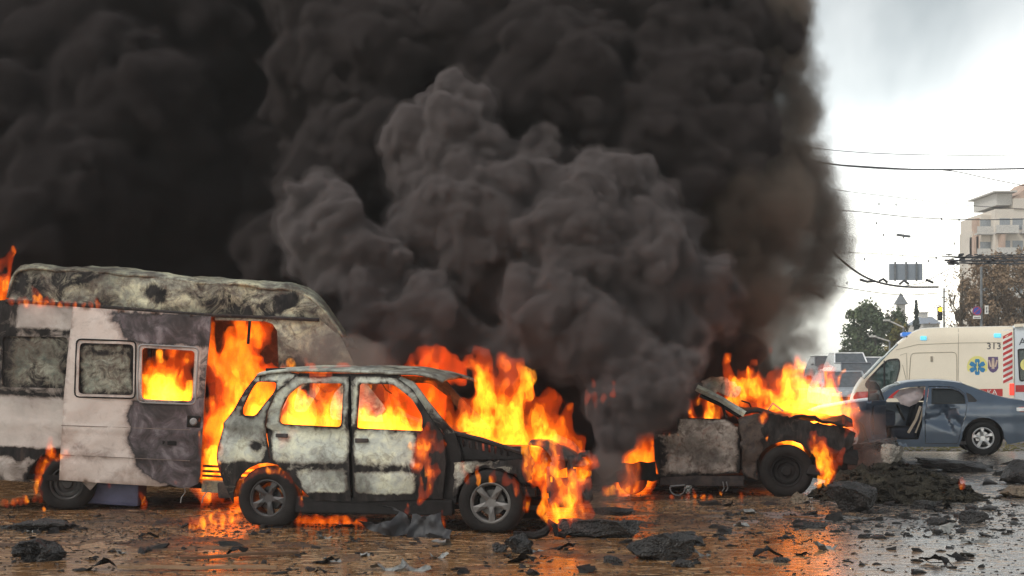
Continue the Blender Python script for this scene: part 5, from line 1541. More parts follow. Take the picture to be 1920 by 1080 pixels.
def tree(px, d, ytop, wpx, mat, label, seed, ybase=0, n=5000, kind='round', leaf=.16, bare=False, group=None):
    rg = random.Random(seed)
    zt = CH - (ytop - HZ) * d / F; w = wpx * d / F / 2
    r = empty('tree', ((px - 960) * d / F, d, 0)); tag(r, label, 'tree', group)
    limbs = []
    m = MB()
    m.tube([(0, 0, 0), (.1, 0, zt * .25), (0, .1, zt * .55), (.1, 0, zt * .85)], [.028 * zt, .022 * zt, .014 * zt, .004 * zt], 8)
    tips = []
    def branch(p, dr, L_, rad, dep):
        pts = [p]; q = p.copy(); v = dr.copy()
        for _ in range(4):
            v = (v + Vector((rg.uniform(-.25, .25), rg.uniform(-.25, .25), rg.uniform(-.05, .25)))).normalized(); q = q + v * L_ / 4; pts.append(q.copy())
        m.tube(pts, [rad * (1 - .2 * i) for i in range(5)], 5, False)
        tips.append(q.copy())
        if dep:
            for _ in range(3 if not bare else 4):
                k = rg.randint(1, 4)
                branch(pts[k], (v + Vector((rg.uniform(-1, 1), rg.uniform(-1, 1), rg.uniform(-.2, .8)))).normalized(), L_ * .55, rad * .5, dep - 1)
    if kind != 'fir':
        for k in range(9 if bare else 7):
            a = 2 * math.pi * k / 7 + rg.random(); h = zt * rg.uniform(.25, .6)
            branch(Vector((0, 0, h)), Vector((math.cos(a), math.sin(a), rg.uniform(.5, 1.2))).normalized(), w * rg.uniform(.7, 1.0), .008 * zt, 3 if bare else 2)
    m.build('trunk', M_BARK, r)
    V, Fc = [], []
    def leafq(c, s):
        u = Vector((rg.gauss(0, 1), rg.gauss(0, 1), rg.gauss(0, 1))).normalized(); v = u.orthogonal().normalized() * s * rg.uniform(.5, 1); t_ = u.cross(v).normalized() * s
        b = len(V); V.extend([c - v, c - t_ * .6, c + v, c + t_ * .6]); Fc.append((b, b + 1, b + 2, b + 3))
    if kind == 'fir':
        for k in range(n):
            u = rg.random() ** .8; h = zt * (1 - u * .8); rad = w * (.12 + u) * rg.uniform(.25, 1.0) * (.75 + .25 * math.sin(h * 5))
            a = rg.uniform(0, 6.3); leafq(Vector((rad * math.cos(a), rad * math.sin(a), h - rad * .25)), leaf * .9)
    else:
        cl = []
        nc = 46 if not bare else 60
        for k in range(nc):
            v = Vector((rg.gauss(0, 1), rg.gauss(0, 1), rg.gauss(0, 1))).normalized() * rg.uniform(.35, 1) ** .6
            cz = zt * .58
            cl.append((Vector((v.x * w * .86, v.y * w * .86, cz + v.z * (zt - cz) * (.86 if v.z > 0 else .9))), w * rg.uniform(.16, .36)))
        for k in range(n):
            c, s = cl[rg.randrange(nc)]
            v = Vector((rg.gauss(0, 1), rg.gauss(0, 1), rg.gauss(0, .8))).normalized() * s * rg.uniform(.3, 1.1)
            leafq(c + v, leaf)
    mesh_obj('crown', V, Fc, mat, r)
    return r
tree(1640, 150, 548, 124, M_LEAF, 'big round dark green tree beside the edge of the smoke', 1, n=9000, leaf=.20)
tree(1602, 156, 600, 60, M_LEAF, 'lower dark green tree at the left foot of the big round one', 12, n=3000, leaf=.2)
tree(1685, 140, 598, 50, M_LEAFY, 'yellow-green small tree between the big round tree and the fir', 2, n=2600, leaf=.16)
tree(1718, 170, 563, 32, M_FIR, 'slim dark fir standing behind the traffic light', 3, kind='fir', n=1500, leaf=.22)
tree(1748, 150, 608, 40, M_LEAFY, 'pale yellow-green bush behind the traffic light pole', 4, n=1500, leaf=.15)
tree(1802, 120, 474, 110, M_LEAFB, 'thin-leaved brown tree with bare grey branches left of the sign pole', 5, n=1300, bare=True, leaf=.10)
for k, (px, yt, w) in enumerate(((1868, 452, 118), (1925, 445, 125), (1826, 492, 95), (1985, 450, 125), (2050, 455, 130))):
    lab = ['rust-brown autumn tree right of the sign pole', 'rust-brown autumn tree cut by the right edge', 'low rust-brown tree behind the sign pole', 'brown tree beyond the right edge', 'farthest brown tree beyond the right edge'][k]
    tree(px, 118 + 3 * k, yt, w, M_LEAFB, lab, 20 + k, n=6500, leaf=.15, group='autumn trees above the ambulances')
# apartment block, hazy, upper right
def block():
    d = 215.0; s = d / F
    X = lambda px: (px - 1835) * s
    Z = lambda py: CH - (py - HZ) * s
    r = empty('apartment_building', ((1835 - 960) * s, d, 0)); tag(r, 'pale stepped apartment block with orange bays rising over the autumn trees', 'building')
    m = MB()
    m.box(X(1866), X(2080), 0, 14, 0, Z(392)); m.box(X(1848), X(1866), 2, 12, 0, Z(400)); m.box(X(1838), X(1848), 4, 10, 0, Z(428))
    m.build('wall', M_BRICKB, r)
    rf = MB().box(X(1862), X(1905), -.6, 12, Z(361), Z(358)).box(X(1870), X(1900), .5, 11, Z(384), Z(361))
    rf.build('roof_terrace', M_SLAB, r)
    V = [(X(1900), 0, Z(372)), (X(1990), 0, Z(372)), (X(1945), 0, Z(335)), (X(1900), 10, Z(372)), (X(1990), 10, Z(372)), (X(1945), 10, Z(335))]
    mesh_obj('gable_roof', V, [(0, 1, 2), (3, 5, 4), (0, 2, 5, 3), (1, 4, 5, 2), (0, 3, 4, 1)], M_ORANGE, r)
    MB().box(X(1900), X(1990), -.2, 10, Z(392), Z(372)).build('attic', M_BRICKB, r)
    for k, (a, b, c, e) in enumerate(((1842, 1849, 405, 470), (1872, 1880, 440, 475), (1838, 1846, 440, 480))):
        MB().box(X(a), X(b), -1.2 + (4 if k != 1 else 0), 1 + (4 if k != 1 else 0), Z(e), Z(c)).build('brick_bay', M_ORANGE, r)
    for fl in range(8):
        z = Z(408) - fl * 3.0
        if z < 3: break
        for k, px in enumerate((1856, 1884, 1908, 1932, 1960, 1990, 2020)):
            x = X(px)
            y = -.02 if px > 1866 else 1.98
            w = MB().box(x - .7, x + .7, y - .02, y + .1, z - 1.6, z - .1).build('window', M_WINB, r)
            if k in (0, 1, 3, 5):
                MB().box(x - 1.5, x + 1.5, y - 1.3, y, z - 2.2, z - 2.0).box(x - 1.5, x + 1.5, y - 1.3, y - 1.22, z - 2.0, z - 1.1).build('balcony', M_SLAB, r)
    return r
block()
def house():
    d = 175.0; s = d / F
    X = lambda px: (px - 1730) * s
    Z = lambda py: CH - (py - HZ) * s
    r = empty('house', ((1730 - 960) * s, d, 0)); tag(r, 'small blue-grey roofed house behind the traffic light', 'house')
    M_SL = simple('blue_grey_roof_sheet', (.25, .28, .33), .5)
    MB().box(X(1730), X(1762), 0, 7, 0, Z(606)).build('wall', M_SLAB, r)
    V = [(X(1728), -.4, Z(607)), (X(1764), -.4, Z(607)), (X(1764), 3.5, Z(592)), (X(1738), 3.5, Z(592)), (X(1728), 7.4, Z(607)), (X(1764), 7.4, Z(607))]
    mesh_obj('roof', V, [(0, 1, 2, 3), (3, 2, 5, 4), (0, 3, 4), (1, 5, 2)], M_SL, r)
    MB().box(X(1741), X(1752), 2.8, 4.2, Z(600), Z(585)).box(X(1739.5), X(1753.5), 2.7, 4.3, Z(585), Z(583)).build('chimney', M_SLAB, r)
house()
def spire():
    d = 190.0; s = d / F
    z0, z1 = CH - (571 - HZ) * s, CH - (548 - HZ) * s
    r = empty('tower', ((1689 - 960) * s, d, 0)); tag(r, 'dark pyramid-roofed tower peeping over the round tree', 'tower')
    w = 11.5 * s
    MB().box(-w * .6, w * .6, -w * .6, w * .6, 0, z0 + .02).build('wall', M_SLAB, r)
    V = [(-w, -w, z0), (w, -w, z0), (w, w, z0), (-w, w, z0), (0, 0, z1), (-w * .55, -w * .55, z0 + .5), (0, 0, z1)]
    mesh_obj('roof', V[:5], [(0, 1, 4), (1, 2, 4), (2, 3, 4), (3, 0, 4), (0, 3, 2, 1)], M_POLE, r)
spire()
# hung road sign seen from behind
def gantry():
    d = 95.0; s = d / F
    c = P(1698.5, 510, d)
    r = empty('road_sign', (c.x, c.y, 0)); tag(r, 'large grey back of a road sign hung high over the street', 'road sign')
    w, h = 31.5 * s, 15.5 * s
    MB().box(-w, w, 0, .05, c.z - h, c.z + h, b=.01).build('sign_board', simple('grey_sign_back', (.22, .25, .29), .6, 0, .05), r)
    for k in (-.65, 0, .62): MB().box(w * k - .05, w * k + .05, -.1, 0, c.z - h * 1.1, c.z + h * 1.25, b=.01).build('bracket', M_POLE, r)
gantry()
# traffic light on its pole
def tlight():
    d = 80.0; s = d / F
    r = empty('traffic_light', ((1770 - 960) * s, d, 0)); tag(r, 'traffic light showing yellow on a thin grey pole', 'traffic light')
    Z = lambda py: CH - (py - HZ) * s
    MB().tube([(0, 0, 0), (0, 0, Z(540))], .045, 8).build('pole', M_POLE, r)
    x = (1762 - 1770) * s
    h = MB().box(x - .11, x + .11, -.12, .08, Z(601), Z(575), b=.02).box(x, 0, -.02, .02, Z(585), Z(584)).build('housing', M_TRIM, r)
    V, Fc = lathe([(.001, -.03), (.10, -.02), (.11, .0)], 18)
    for py, m_ in ((580.5, glow('lit_yellow_lamp', (1.0, .55, .03), 1.6)), (588, M_TRIM), (595, M_TRIM)):
        MB().add(V, Fc, Matrix.Translation((x, -.13, Z(py)))).build('lamp', m_, h)
tlight()
# pole with a blue round sign and a white plate
def spole():
    d = 75.0; s = d / F
    r = empty('sign_post', ((1840 - 960) * s, d, 0)); tag(r, 'tall grey post with a round blue sign and a narrow white plate', 'sign post')
    X = lambda px: (px - 1840) * s
    Z = lambda py: CH - (py - HZ) * s
    MB().tube([(0, 0, 0), (0, 0, Z(500))], .06, 8).build('pole', M_POLE, r)
    V, Fc = lathe([(.001, -.02), (.21, -.02), (.21, .02), (.001, .02)], 28)
    sg = MB().add(V, Fc, Matrix.Translation((X(1830.5), -.1, Z(583)))).build('round_sign', simple('sign_blue', (.04, .07, .36), .4), r)
    V, Fc = lathe([(.17, -.026), (.21, -.026)], 28)
    MB().add(V, Fc, Matrix.Translation((X(1830.5), -.1, Z(583)))).box(-.02, .02, -.007, -.002, -.17, .17, Matrix.Translation((X(1830.5), -.12, Z(583))) @ Matrix.Rotation(R(45), 4, 'Y')).build('red_ring', simple('sign_red', (.4, .05, .09), .4), sg)
    pl = MB().box(X(1823), X(1838), -.12, -.1, Z(598), Z(592), b=.005).build('plate', M_WFILM, r)
    MB().box(X(1825), X(1836), -.128, -.122, Z(596), Z(595)).build('plate_mark', M_NUM, pl)
    pl = MB().box(X(1845), X(1852), -.12, -.1, Z(589), Z(573), b=.005).build('plate', M_WFILM, r)
    x = X(1848.5)
    MB().box(x - .012, x + .012, -.128, -.122, Z(586), Z(576)).add([(x - .04, -.125, Z(578.5)), (x + .04, -.125, Z(578.5)), (x, -.125, Z(575.5))], [(0, 1, 2)]).add([(x - .04, -.125, Z(584)), (x, -.125, Z(587)), (x + .04, -.125, Z(584))], [(0, 1, 2)]).build('plate_mark', M_NUM, pl)
spole()
# overhead trolley wires
def wire(pts, d, rad, label, sag=0, d2=None, name='overhead_wire', grp=None):
    n = len(pts); q = []
    for i, (a, b) in enumerate(curve(pts, 6)):
        t = i / max(1, (n - 1) * 6); q.append(P(a, b, d + ((d2 or d) - d) * t))
    o = MB().tube(q, rad * 1.45, 5).build(name, M_WIRE)
    return tag(o, label, 'wire', grp)
wire([(1440, 262), (1520, 277), (1680, 289), (2000, 293)], 60, .010, 'topmost thin wire crossing the pale sky')
wire([(1440, 290), (1510, 300), (1600, 312), (1740, 318), (1990, 315)], 50, .018, 'thick double wire crossing the sky below the topmost one')
wire([(1560, 308), (1690, 316), (1780, 320), (1850, 334), (1990, 362)], 52, .010, 'wire branching down to the right off the thick one')
wire([(1520, 340), (1570, 356), (1700, 372), (1800, 384), (1990, 396)], 70, .010, 'thin wire slanting across the middle of the sky')
wire([(1500, 392), (1600, 396), (1720, 408), (1850, 412), (1990, 408)], 66, .013, 'nearly level wire above the street lamp')
wire([(1480, 395), (1545, 455), (1590, 498), (1635, 525), (1690, 537), (1760, 538)], 60, .028, 'thick dark cable curving out of the smoke')
wire([(1560, 535), (1640, 548), (1700, 553), (1765, 549)], 80, .014, 'thin cable hanging low to the traffic light pole')
wire([(1440, 480), (1600, 474), (1750, 483), (1840, 484)], 85, .012, 'faint wire above the hung road sign')
wire([(1690, 537), (1730, 530), (1765, 512), (1800, 495)], 60, .010, 'thin wire rising to the catenary bundle')
for k, (y0, y1, y2, rr) in enumerate(((480, 483, 479, .018), (488, 489, 487, .03), (492, 494, 493, .022), (484, 480, 475, .014))):
    wire([(1765 + k * 6, y0), (1850, y1), (1990, y2)], 62 + k, rr, ['upper strand', 'thickest strand', 'lowest strand', 'rising strand'][k] + ' of the black catenary bundle at the right', grp='catenary bundle')
rg = random.Random(3)
m = MB()
for k in range(90):
    px = rg.uniform(1775, 1960); c = P(px, rg.uniform(476, 497), 62)
    m.box(-rg.uniform(.03, .16), rg.uniform(.03, .14), -.03, .03, -rg.uniform(.01, .045), rg.uniform(.01, .04), Matrix.Translation(c) @ Matrix.Rotation(rg.uniform(-.5, .5), 4, 'Y'))
tag(m.build('catenary_fittings', M_WIRE), 'dense black clamps and insulators along the catenary bundle', 'wire fittings', kind='stuff')
for k, (px, py, px2, py2) in enumerate(((1656, 440, 1650, 520), (1694, 444, 1692, 495), (1643, 418, 1641, 425), (1680, 383, 1680, 388), (1648, 382, 1648, 386), (1621, 485, 1623, 498), (1765, 410, 1768, 412), (1790, 456, 1789, 470), (1798, 412, 1800, 413), (1565, 530, 1566, 534), (1588, 530, 1589, 534), (1741, 489, 1743, 492), (1755, 483, 1758, 486))):
    a, b = P(px, py, 66), P(px2, py2, 66)
    m = MB().tube([a, b], .008, 4); m.box(a.x - .02, a.x + .025, a.y - .02, a.y + .02, a.z - .06, a.z + .04)
    tag(m.build('wire_hanger', M_WIRE), 'small dark insulator hanging on the wires in the pale sky', 'insulator', 'insulators on the trolley wires')
for k, (pts, lab) in enumerate((([(1612, 524), (1626, 528), (1640, 527)], 'left switch fitting on the thick curved cable'), ([(1648, 527), (1656, 523), (1664, 530)], 'humped switch fitting on the thick curved cable'), ([(1686, 533), (1695, 526), (1704, 533)], 'right humped fitting on the thick curved cable'), ([(1736, 524), (1750, 530)], 'short slanting fitting right of the road sign'), ([(1520, 548), (1535, 552), (1545, 560)], 'small fitting against the edge of the smoke'))):
    tag(MB().tube([P(a, b, 60) for a, b in pts], .05, 5).build('wire_fitting', M_WIRE), lab, 'wire fitting')
# hanging street lamp and bracket lamps
a = P(1694, 442, 66)
r = empty('street_lamp', a); tag(r, 'flat street lamp hung from the wires in mid sky', 'street lamp')
MB().box(-.28, .28, -.1, .1, -.04, .05, Matrix.Rotation(R(8), 4, 'Y'), b=.02).build('lamp_head', M_POLE, r)
for (px, py, px2, py2, lab) in ((1640, 631, 1668, 640, 'lower bracket lamp before the big round tree'), (1666, 601, 1694, 614, 'upper bracket lamp before the yellow-green tree')):
    a, b = P(px, py, 105), P(px2, py2, 105)
    r = empty('street_lamp', (b.x, b.y, 0)); tag(r, lab, 'street lamp')
    MB().tube([(0, 0, 0), (0, 0, b.z)], .06, 6).build('pole', M_POLE, r)
    MB().tube([(0, 0, b.z), (a.x - b.x, 0, a.z)], .05, 6).build('arm', M_SLAB, r)
    MB().box(a.x - b.x - .35, a.x - b.x + .1, -.1, .1, a.z - .05, a.z + .07, b=.02).build('lamp_head', M_SLAB, r)
# yellow leaf litter beyond the saloon
m = MB()
for k in range(2600):
    x, y = rg.uniform(7, 16), rg.uniform(31.5, 37.5)
    s = rg.uniform(.02, .05); a = rg.uniform(0, 3)
    m.add([(x - s, y, -.035), (x, y - s * .7, -.02), (x + s, y, -.03), (x, y + s * .7, -.015)], [(0, 1, 2, 3)])
tag(m.build('leaf_litter', M_LEAFY), 'yellow fallen leaves on the road beyond the blue saloon', 'leaves', kind='stuff')

# the smoky air over the whole street
hz = MB().box(-290, 290, -25, 620, -1.2, 34).build('haze', None)
hz.data.materials.append(vol_mat('smoky_air', (.93, .94, .95), .0006))
tag(hz, 'pale smoky air filling the street', kind='stuff')
def puff_field(puffs, h, pad, rng, kids=(26, 9), warp=0.12, box=None):
    """Cauliflower field: parents, children budding on them, grandchildren on those."""
    pts = np.array([p[:3] for p in puffs]); rr = np.array([p[3] for p in puffs])
    lo = (pts - rr[:, None] * 1.42).min(0) - pad; hi = (pts + rr[:, None] * 1.42).max(0) + pad
    if box is not None:
        lo = np.maximum(lo, box[0]); hi = np.minimum(hi, box[1])
    shape = tuple(((hi - lo) / h).astype(int) + 1)
    f = np.full(shape, -2.0, np.float32)
    def bud(c, r, n, k0, k1, up=0.15):
        out = []
        for _ in range(n):
            v = rng.normal(size=3); v /= np.linalg.norm(v)
            if v[1] > 0.45: v[1] *= -1
            q = r * rng.uniform(k0, k1)
            out.append((c[0] + v[0] * r * .88, c[1] + v[1] * r * .88, c[2] + v[2] * r * .88, q))
        return out
    for x, y, z, r in puffs:
        splat(f, lo, h, x, y, z, r, m=.55)
        if r < 0.12: continue
        for cx, cy, cz, cr in bud((x, y, z), r, kids[0], .22, .5):
            splat(f, lo, h, cx, cy, cz, cr, m=.42)
            if cr < 0.1: continue
            for gx, gy, gz, gr in bud((cx, cy, cz), cr, kids[1], .22, .48):
                splat(f, lo, h, gx, gy, gz, gr, m=.32)
    f = blur(f, 1)
    f += warp * (vnoise(shape, h, .6, rng) * .8 + np.abs(vnoise(shape, h, .36, rng)) * 1.5 + np.abs(vnoise(shape, h, .17, rng)) * .9 + (np.abs(vnoise(shape, h, .09, rng)) * .45 if h < .055 else 0) - .95)
    # close the volume at the faces of its grid
    for a in range(3):
        s0 = [slice(None)] * 3; s0[a] = 0; f[tuple(s0)] = -0.3
        s0[a] = -1; f[tuple(s0)] = -0.3
    return f, lo
def smoke(name, px_puffs, h, mats, seed, label, kids=(26, 8), warp=.10, levels=(0, .03, .09)):
    rng = np.random.default_rng(seed)
    puffs = []
    for px, py, r, d in px_puffs:
        p = P(px, py, d); puffs.append((p.x, p.y, p.z, r * d / F))
    f, org = puff_field(puffs, h, 0.35, rng, kids, warp)
    allv, allq, mi, n0 = [], [], [], 0
    for k, lev in enumerate(levels):
        g = f + lev + vnoise(f.shape, h, 0.35, rng) * abs(lev) * .8
        for a in range(3):
            s0 = [slice(None)] * 3; s0[a] = 0; g[tuple(s0)] = -1
            s0[a] = -1; g[tuple(s0)] = -1
        v, q = surface_nets(g, org, h)
        allv.append(v); allq.append(q + n0); mi += [k] * len(q); n0 += len(v)
    o = link_mesh(name, np_mesh(name, np.concatenate(allv), np.concatenate(allq)), smooth=True, mats=mats, midx=mi)
    tag(o, label, 'smoke', kind='stuff')
    print(name, len(mi))
    return o
def smats(n, c, k): return [vol_mat(n, c, k), vol_mat(n + '_fringe', c, k * .25), vol_mat(n + '_veil', c, k * .05)]
M_SMOKE = smats('thick_smoke', (0.225, 0.195, 0.192), 18.0)
M_SMOKEB = smats('brown_smoke', (0.095, 0.080, 0.079), 11.0)
M_SMOKEL = smats('black_smoke', (0.078, 0.066, 0.066), 9.0)
M_THIN = [vol_mat('thin_smoke', (0.36, 0.30, 0.27), .8), vol_mat('thin_smoke_fringe', (0.36, 0.30, 0.27), .35)]
front = [(850, 290, 100, 22.6), (800, 340, 60, 22.4), (640, 450, 72, 21.6), (680, 520, 78, 21.6), (600, 400, 62, 22), (590, 480, 45, 21.8), (880, 400, 100, 22), (800, 420, 62, 22), (940, 370, 55, 21.9),
 (1080, 450, 110, 22), (1150, 385, 80, 22.4), (1020, 400, 50, 22), (1200, 520, 100, 22), (1290, 560, 70, 22.3), (1330, 540, 40, 22.4), (1345, 600, 32, 22.2), (1250, 450, 60, 22.5), (1030, 610, 80, 21.2), (1100, 640, 70, 21.2), (1000, 580, 45, 21),
 (800, 590, 68, 21.5), (720, 620, 70, 21.5), (655, 640, 45, 21.4), (610, 590, 40, 22), (1180, 690, 70, 21.2), (1228, 720, 60, 21.0), (1258, 690, 46, 21.3), (1165, 755, 52, 20.8), (1148, 815, 34, 20.6), (1140, 860, 20, 20.5), (1200, 760, 45, 20.9),
 (950, 670, 52, 21.4), (870, 640, 55, 21.8), (960, 520, 90, 22.3), (1000, 330, 70, 23), (700, 690, 45, 21.6), (1285, 632, 45, 21.8)]
back = [(1350, 60, 130, 25.5), (1250, 300, 160, 24), (1250, 120, 170, 25), (1050, 200, 170, 24.3), (900, 90, 170, 25), (700, 160, 150, 24.5), (660, 300, 110, 23.5), (1350, 680, 60, 23.2), (1300, 800, 40, 23.4), (1090, 0, 170, 25.5), (680, 0, 160, 25.5), (1330, -120, 170, 26), (900, -120, 170, 26), (1120, -180, 160, 26), (1000, 450, 170, 24.2), (800, 500, 150, 24.2), (1200, 600, 150, 24), (1000, 700, 130, 23.8), (700, 650, 120, 23.8), (560, 520, 100, 24), (560, 680, 110, 24), (850, 800, 90, 24.2), (700, 800, 90, 24.2), (1000, 830, 90, 24.2), (1120, 760, 90, 24.2), (1240, 830, 70, 24.2), (1360, 800, 80, 24.6), (560, 820, 90, 24), (700, 860, 60, 24.3), (850, 860, 60, 24.3), (1000, 870, 60, 24.3), (1120, 850, 70, 24.3), (1250, 860, 60, 24.3), (1360, 860, 60, 24.5), (1370, 450, 70, 23.8), (1360, 220, 70, 24.8), (1350, 340, 70, 24.2), (1360, 100, 80, 25.2), (1380, 560, 50, 23.6)]
right = [(1400, 450, 120, 23.5), (1430, 330, 85, 24.5), (1410, 200, 85, 25), (1500, 455, 62, 24), (1495, 530, 42, 24), (1400, 570, 80, 23.3), (1470, 390, 50, 24.2), (1490, 230, 40, 24.8), (1480, 300, 28, 24.8), (1420, 660, 55, 24), (1440, 20, 50, 25.6), (1462, 90, 40, 25.4), (1475, -60, 50, 25.6), (1440, 740, 60, 24.8), (1440, 850, 50, 24.6), (1480, 800, 40, 24.8), (1330, 280, 60, 24.6), (1340, 560, 60, 23.8), (1455, 330, 60, 24.6), (1440, 270, 60, 24.8), (1460, 160, 60, 25), (1440, 100, 60, 25.3), (1530, 490, 40, 24.1), (1540, 430, 44, 24.1), (1505, 210, 34, 24.8), (1535, 520, 36, 24.1), (1470, 600, 40, 24), (1430, 520, 60, 23.8), (1400, 640, 40, 23.8)]
left = [(110, 340, 115, 23.5), (50, 440, 80, 23), (200, 230, 170, 25), (130, 90, 180, 26), (400, 180, 160, 27), (420, 380, 140, 26), (300, 470, 100, 25.5), (170, 430, 80, 24), (250, 330, 90, 24.6), (30, 320, 70, 23.6),
 (-60, 250, 190, 25), (-80, 430, 140, 24.5), (-100, 60, 190, 26.5), (320, 20, 190, 27), (520, 250, 160, 28), (540, 60, 160, 28), (500, 480, 130, 27), (150, -120, 190, 27), (420, -140, 190, 28), (120, 560, 110, 25.5), (350, 600, 130, 25.5), (-120, 600, 140, 25.5), (40, 520, 56, 24),
 (-40, 760, 130, 26), (120, 760, 130, 26), (300, 780, 120, 26), (450, 760, 120, 26), (-180, 800, 120, 26)]
thin = [(600, 650, 42, 18.3), (640, 672, 40, 18.2), (570, 676, 28, 18.3), (560, 640, 24, 18.3), (690, 680, 34, 18.4), (1130, 930, 34, 17.6), (1150, 900, 30, 17.9), (1120, 960, 26, 17.2), (1170, 950, 18, 17.8),
 (1618, 790, 30, 22.5), (1632, 862, 26, 21.9), (1600, 830, 28, 22.4), (1606, 745, 20, 22.8), (1515, 610, 26, 25), (1500, 655, 36, 25), (1530, 580, 20, 25)]
smoke('smoke_plume', front, 0.04, M_SMOKE, 3, 'dark grey billowing smoke rising from the burning small off-roader in the middle')
smoke('smoke_plume', back, 0.052, M_SMOKEB, 5, 'tall brownish black smoke column behind, edging the pale sky')
smoke('smoke_plume', right, 0.05, [vol_mat('brown_smoke', (0.20, 0.155, 0.13), 1.9, aniso=.3), vol_mat('brown_smoke_fringe', (0.25, 0.20, 0.165), .8, aniso=.3), vol_mat('brown_smoke_veil', (0.3, 0.25, 0.21), .5, aniso=.3)], 6, 'thinner brown right flank of the smoke column against the bright sky', kids=(16, 6), warp=.17, levels=(-.02, .06, .17))
smoke('smoke_plume', left, 0.07, M_SMOKEL, 8, 'blackest smoke wall behind the burning van at the left edge')
smoke('thin_smoke', thin, 0.04, M_THIN, 9, 'thin see-through smoke drifting off the cab, the bumper and the mound', levels=(0, .06), warp=.16)
rgw = random.Random(12)
edge = []
for py in range(-40, 640, 15):
    ex = np.interp(py, [-40, 0, 100, 200, 300, 360, 430, 480, 540, 600, 640], [1490, 1500, 1498, 1530, 1512, 1535, 1572, 1570, 1545, 1515, 1500])
    for _ in range(2): edge.append((ex - rgw.uniform(-8, 45), py + rgw.uniform(-10, 10), rgw.uniform(10, 30), rgw.uniform(24.2, 25.4)))
smoke('smoke_wisps', edge, 0.04, [vol_mat('brown_wisps', (0.24, 0.19, 0.16), 1.5), vol_mat('brown_wisps_fringe', (0.26, 0.21, 0.18), .9), vol_mat('brown_wisps_veil', (0.3, 0.25, 0.21), .6)], 15, 'ragged brown wisps along the right border of the smoke column', kids=(8, 3), warp=.13, levels=(-.04, .05, .14))
# ------------------------------------------------------------------ fire
def fire_mat(name, color, k, tex=0):
    m = bpy.data.materials.new(name); m.use_nodes = True
    n, l = m.node_tree.nodes, m.node_tree.links; n.clear()
    o = n.new('ShaderNodeOutputMaterial'); e = n.new('ShaderNodeEmission')
    e.inputs['Color'].default_value = (*color, 1); e.inputs['Strength'].default_value = k
    if tex:
        tc = n.new('ShaderNodeTexCoord'); mp = n.new('ShaderNodeMapping'); mp.inputs['Scale'].default_value = (1, 1, .55)
        l.new(tc.outputs['Object'], mp.inputs[0])
        ns = n.new('ShaderNodeTexNoise'); ns.inputs['Scale'].default_value = tex; ns.inputs['Detail'].default_value = 3; ns.inputs['Roughness'].default_value = .65; ns.inputs['Distortion'].default_value = .7
        l.new(mp.outputs[0], ns.inputs['Vector'])
        r = n.new('ShaderNodeMapRange'); r.inputs[1].default_value = .40; r.inputs[2].default_value = .62; r.inputs[3].default_value = k * .12; r.inputs[4].default_value = k * 2.0
        l.new(ns.outputs[0], r.inputs[0]); l.new(r.outputs[0], e.inputs['Strength'])
    l.new(e.outputs[0], o.inputs['Volume'])
    return m
M_FIRE = [fire_mat('flame_edge', (1, 0.085, 0.003), 1.4), fire_mat('flame_body', (1, 0.17, 0.006), 3.0, 9.0), fire_mat('flame_core', (1, 0.34, 0.015), 5.2, 16.0)]
M_DEEP = [fire_mat('deep_red_fire_glow', (1, 0.075, 0.003), 1.7), fire_mat('deep_orange_fire_glow', (1, .15, .005), 3.2, 6.0), M_FIRE[2]]  # emission standing in for firelit smoke behind the off-roader and in the van
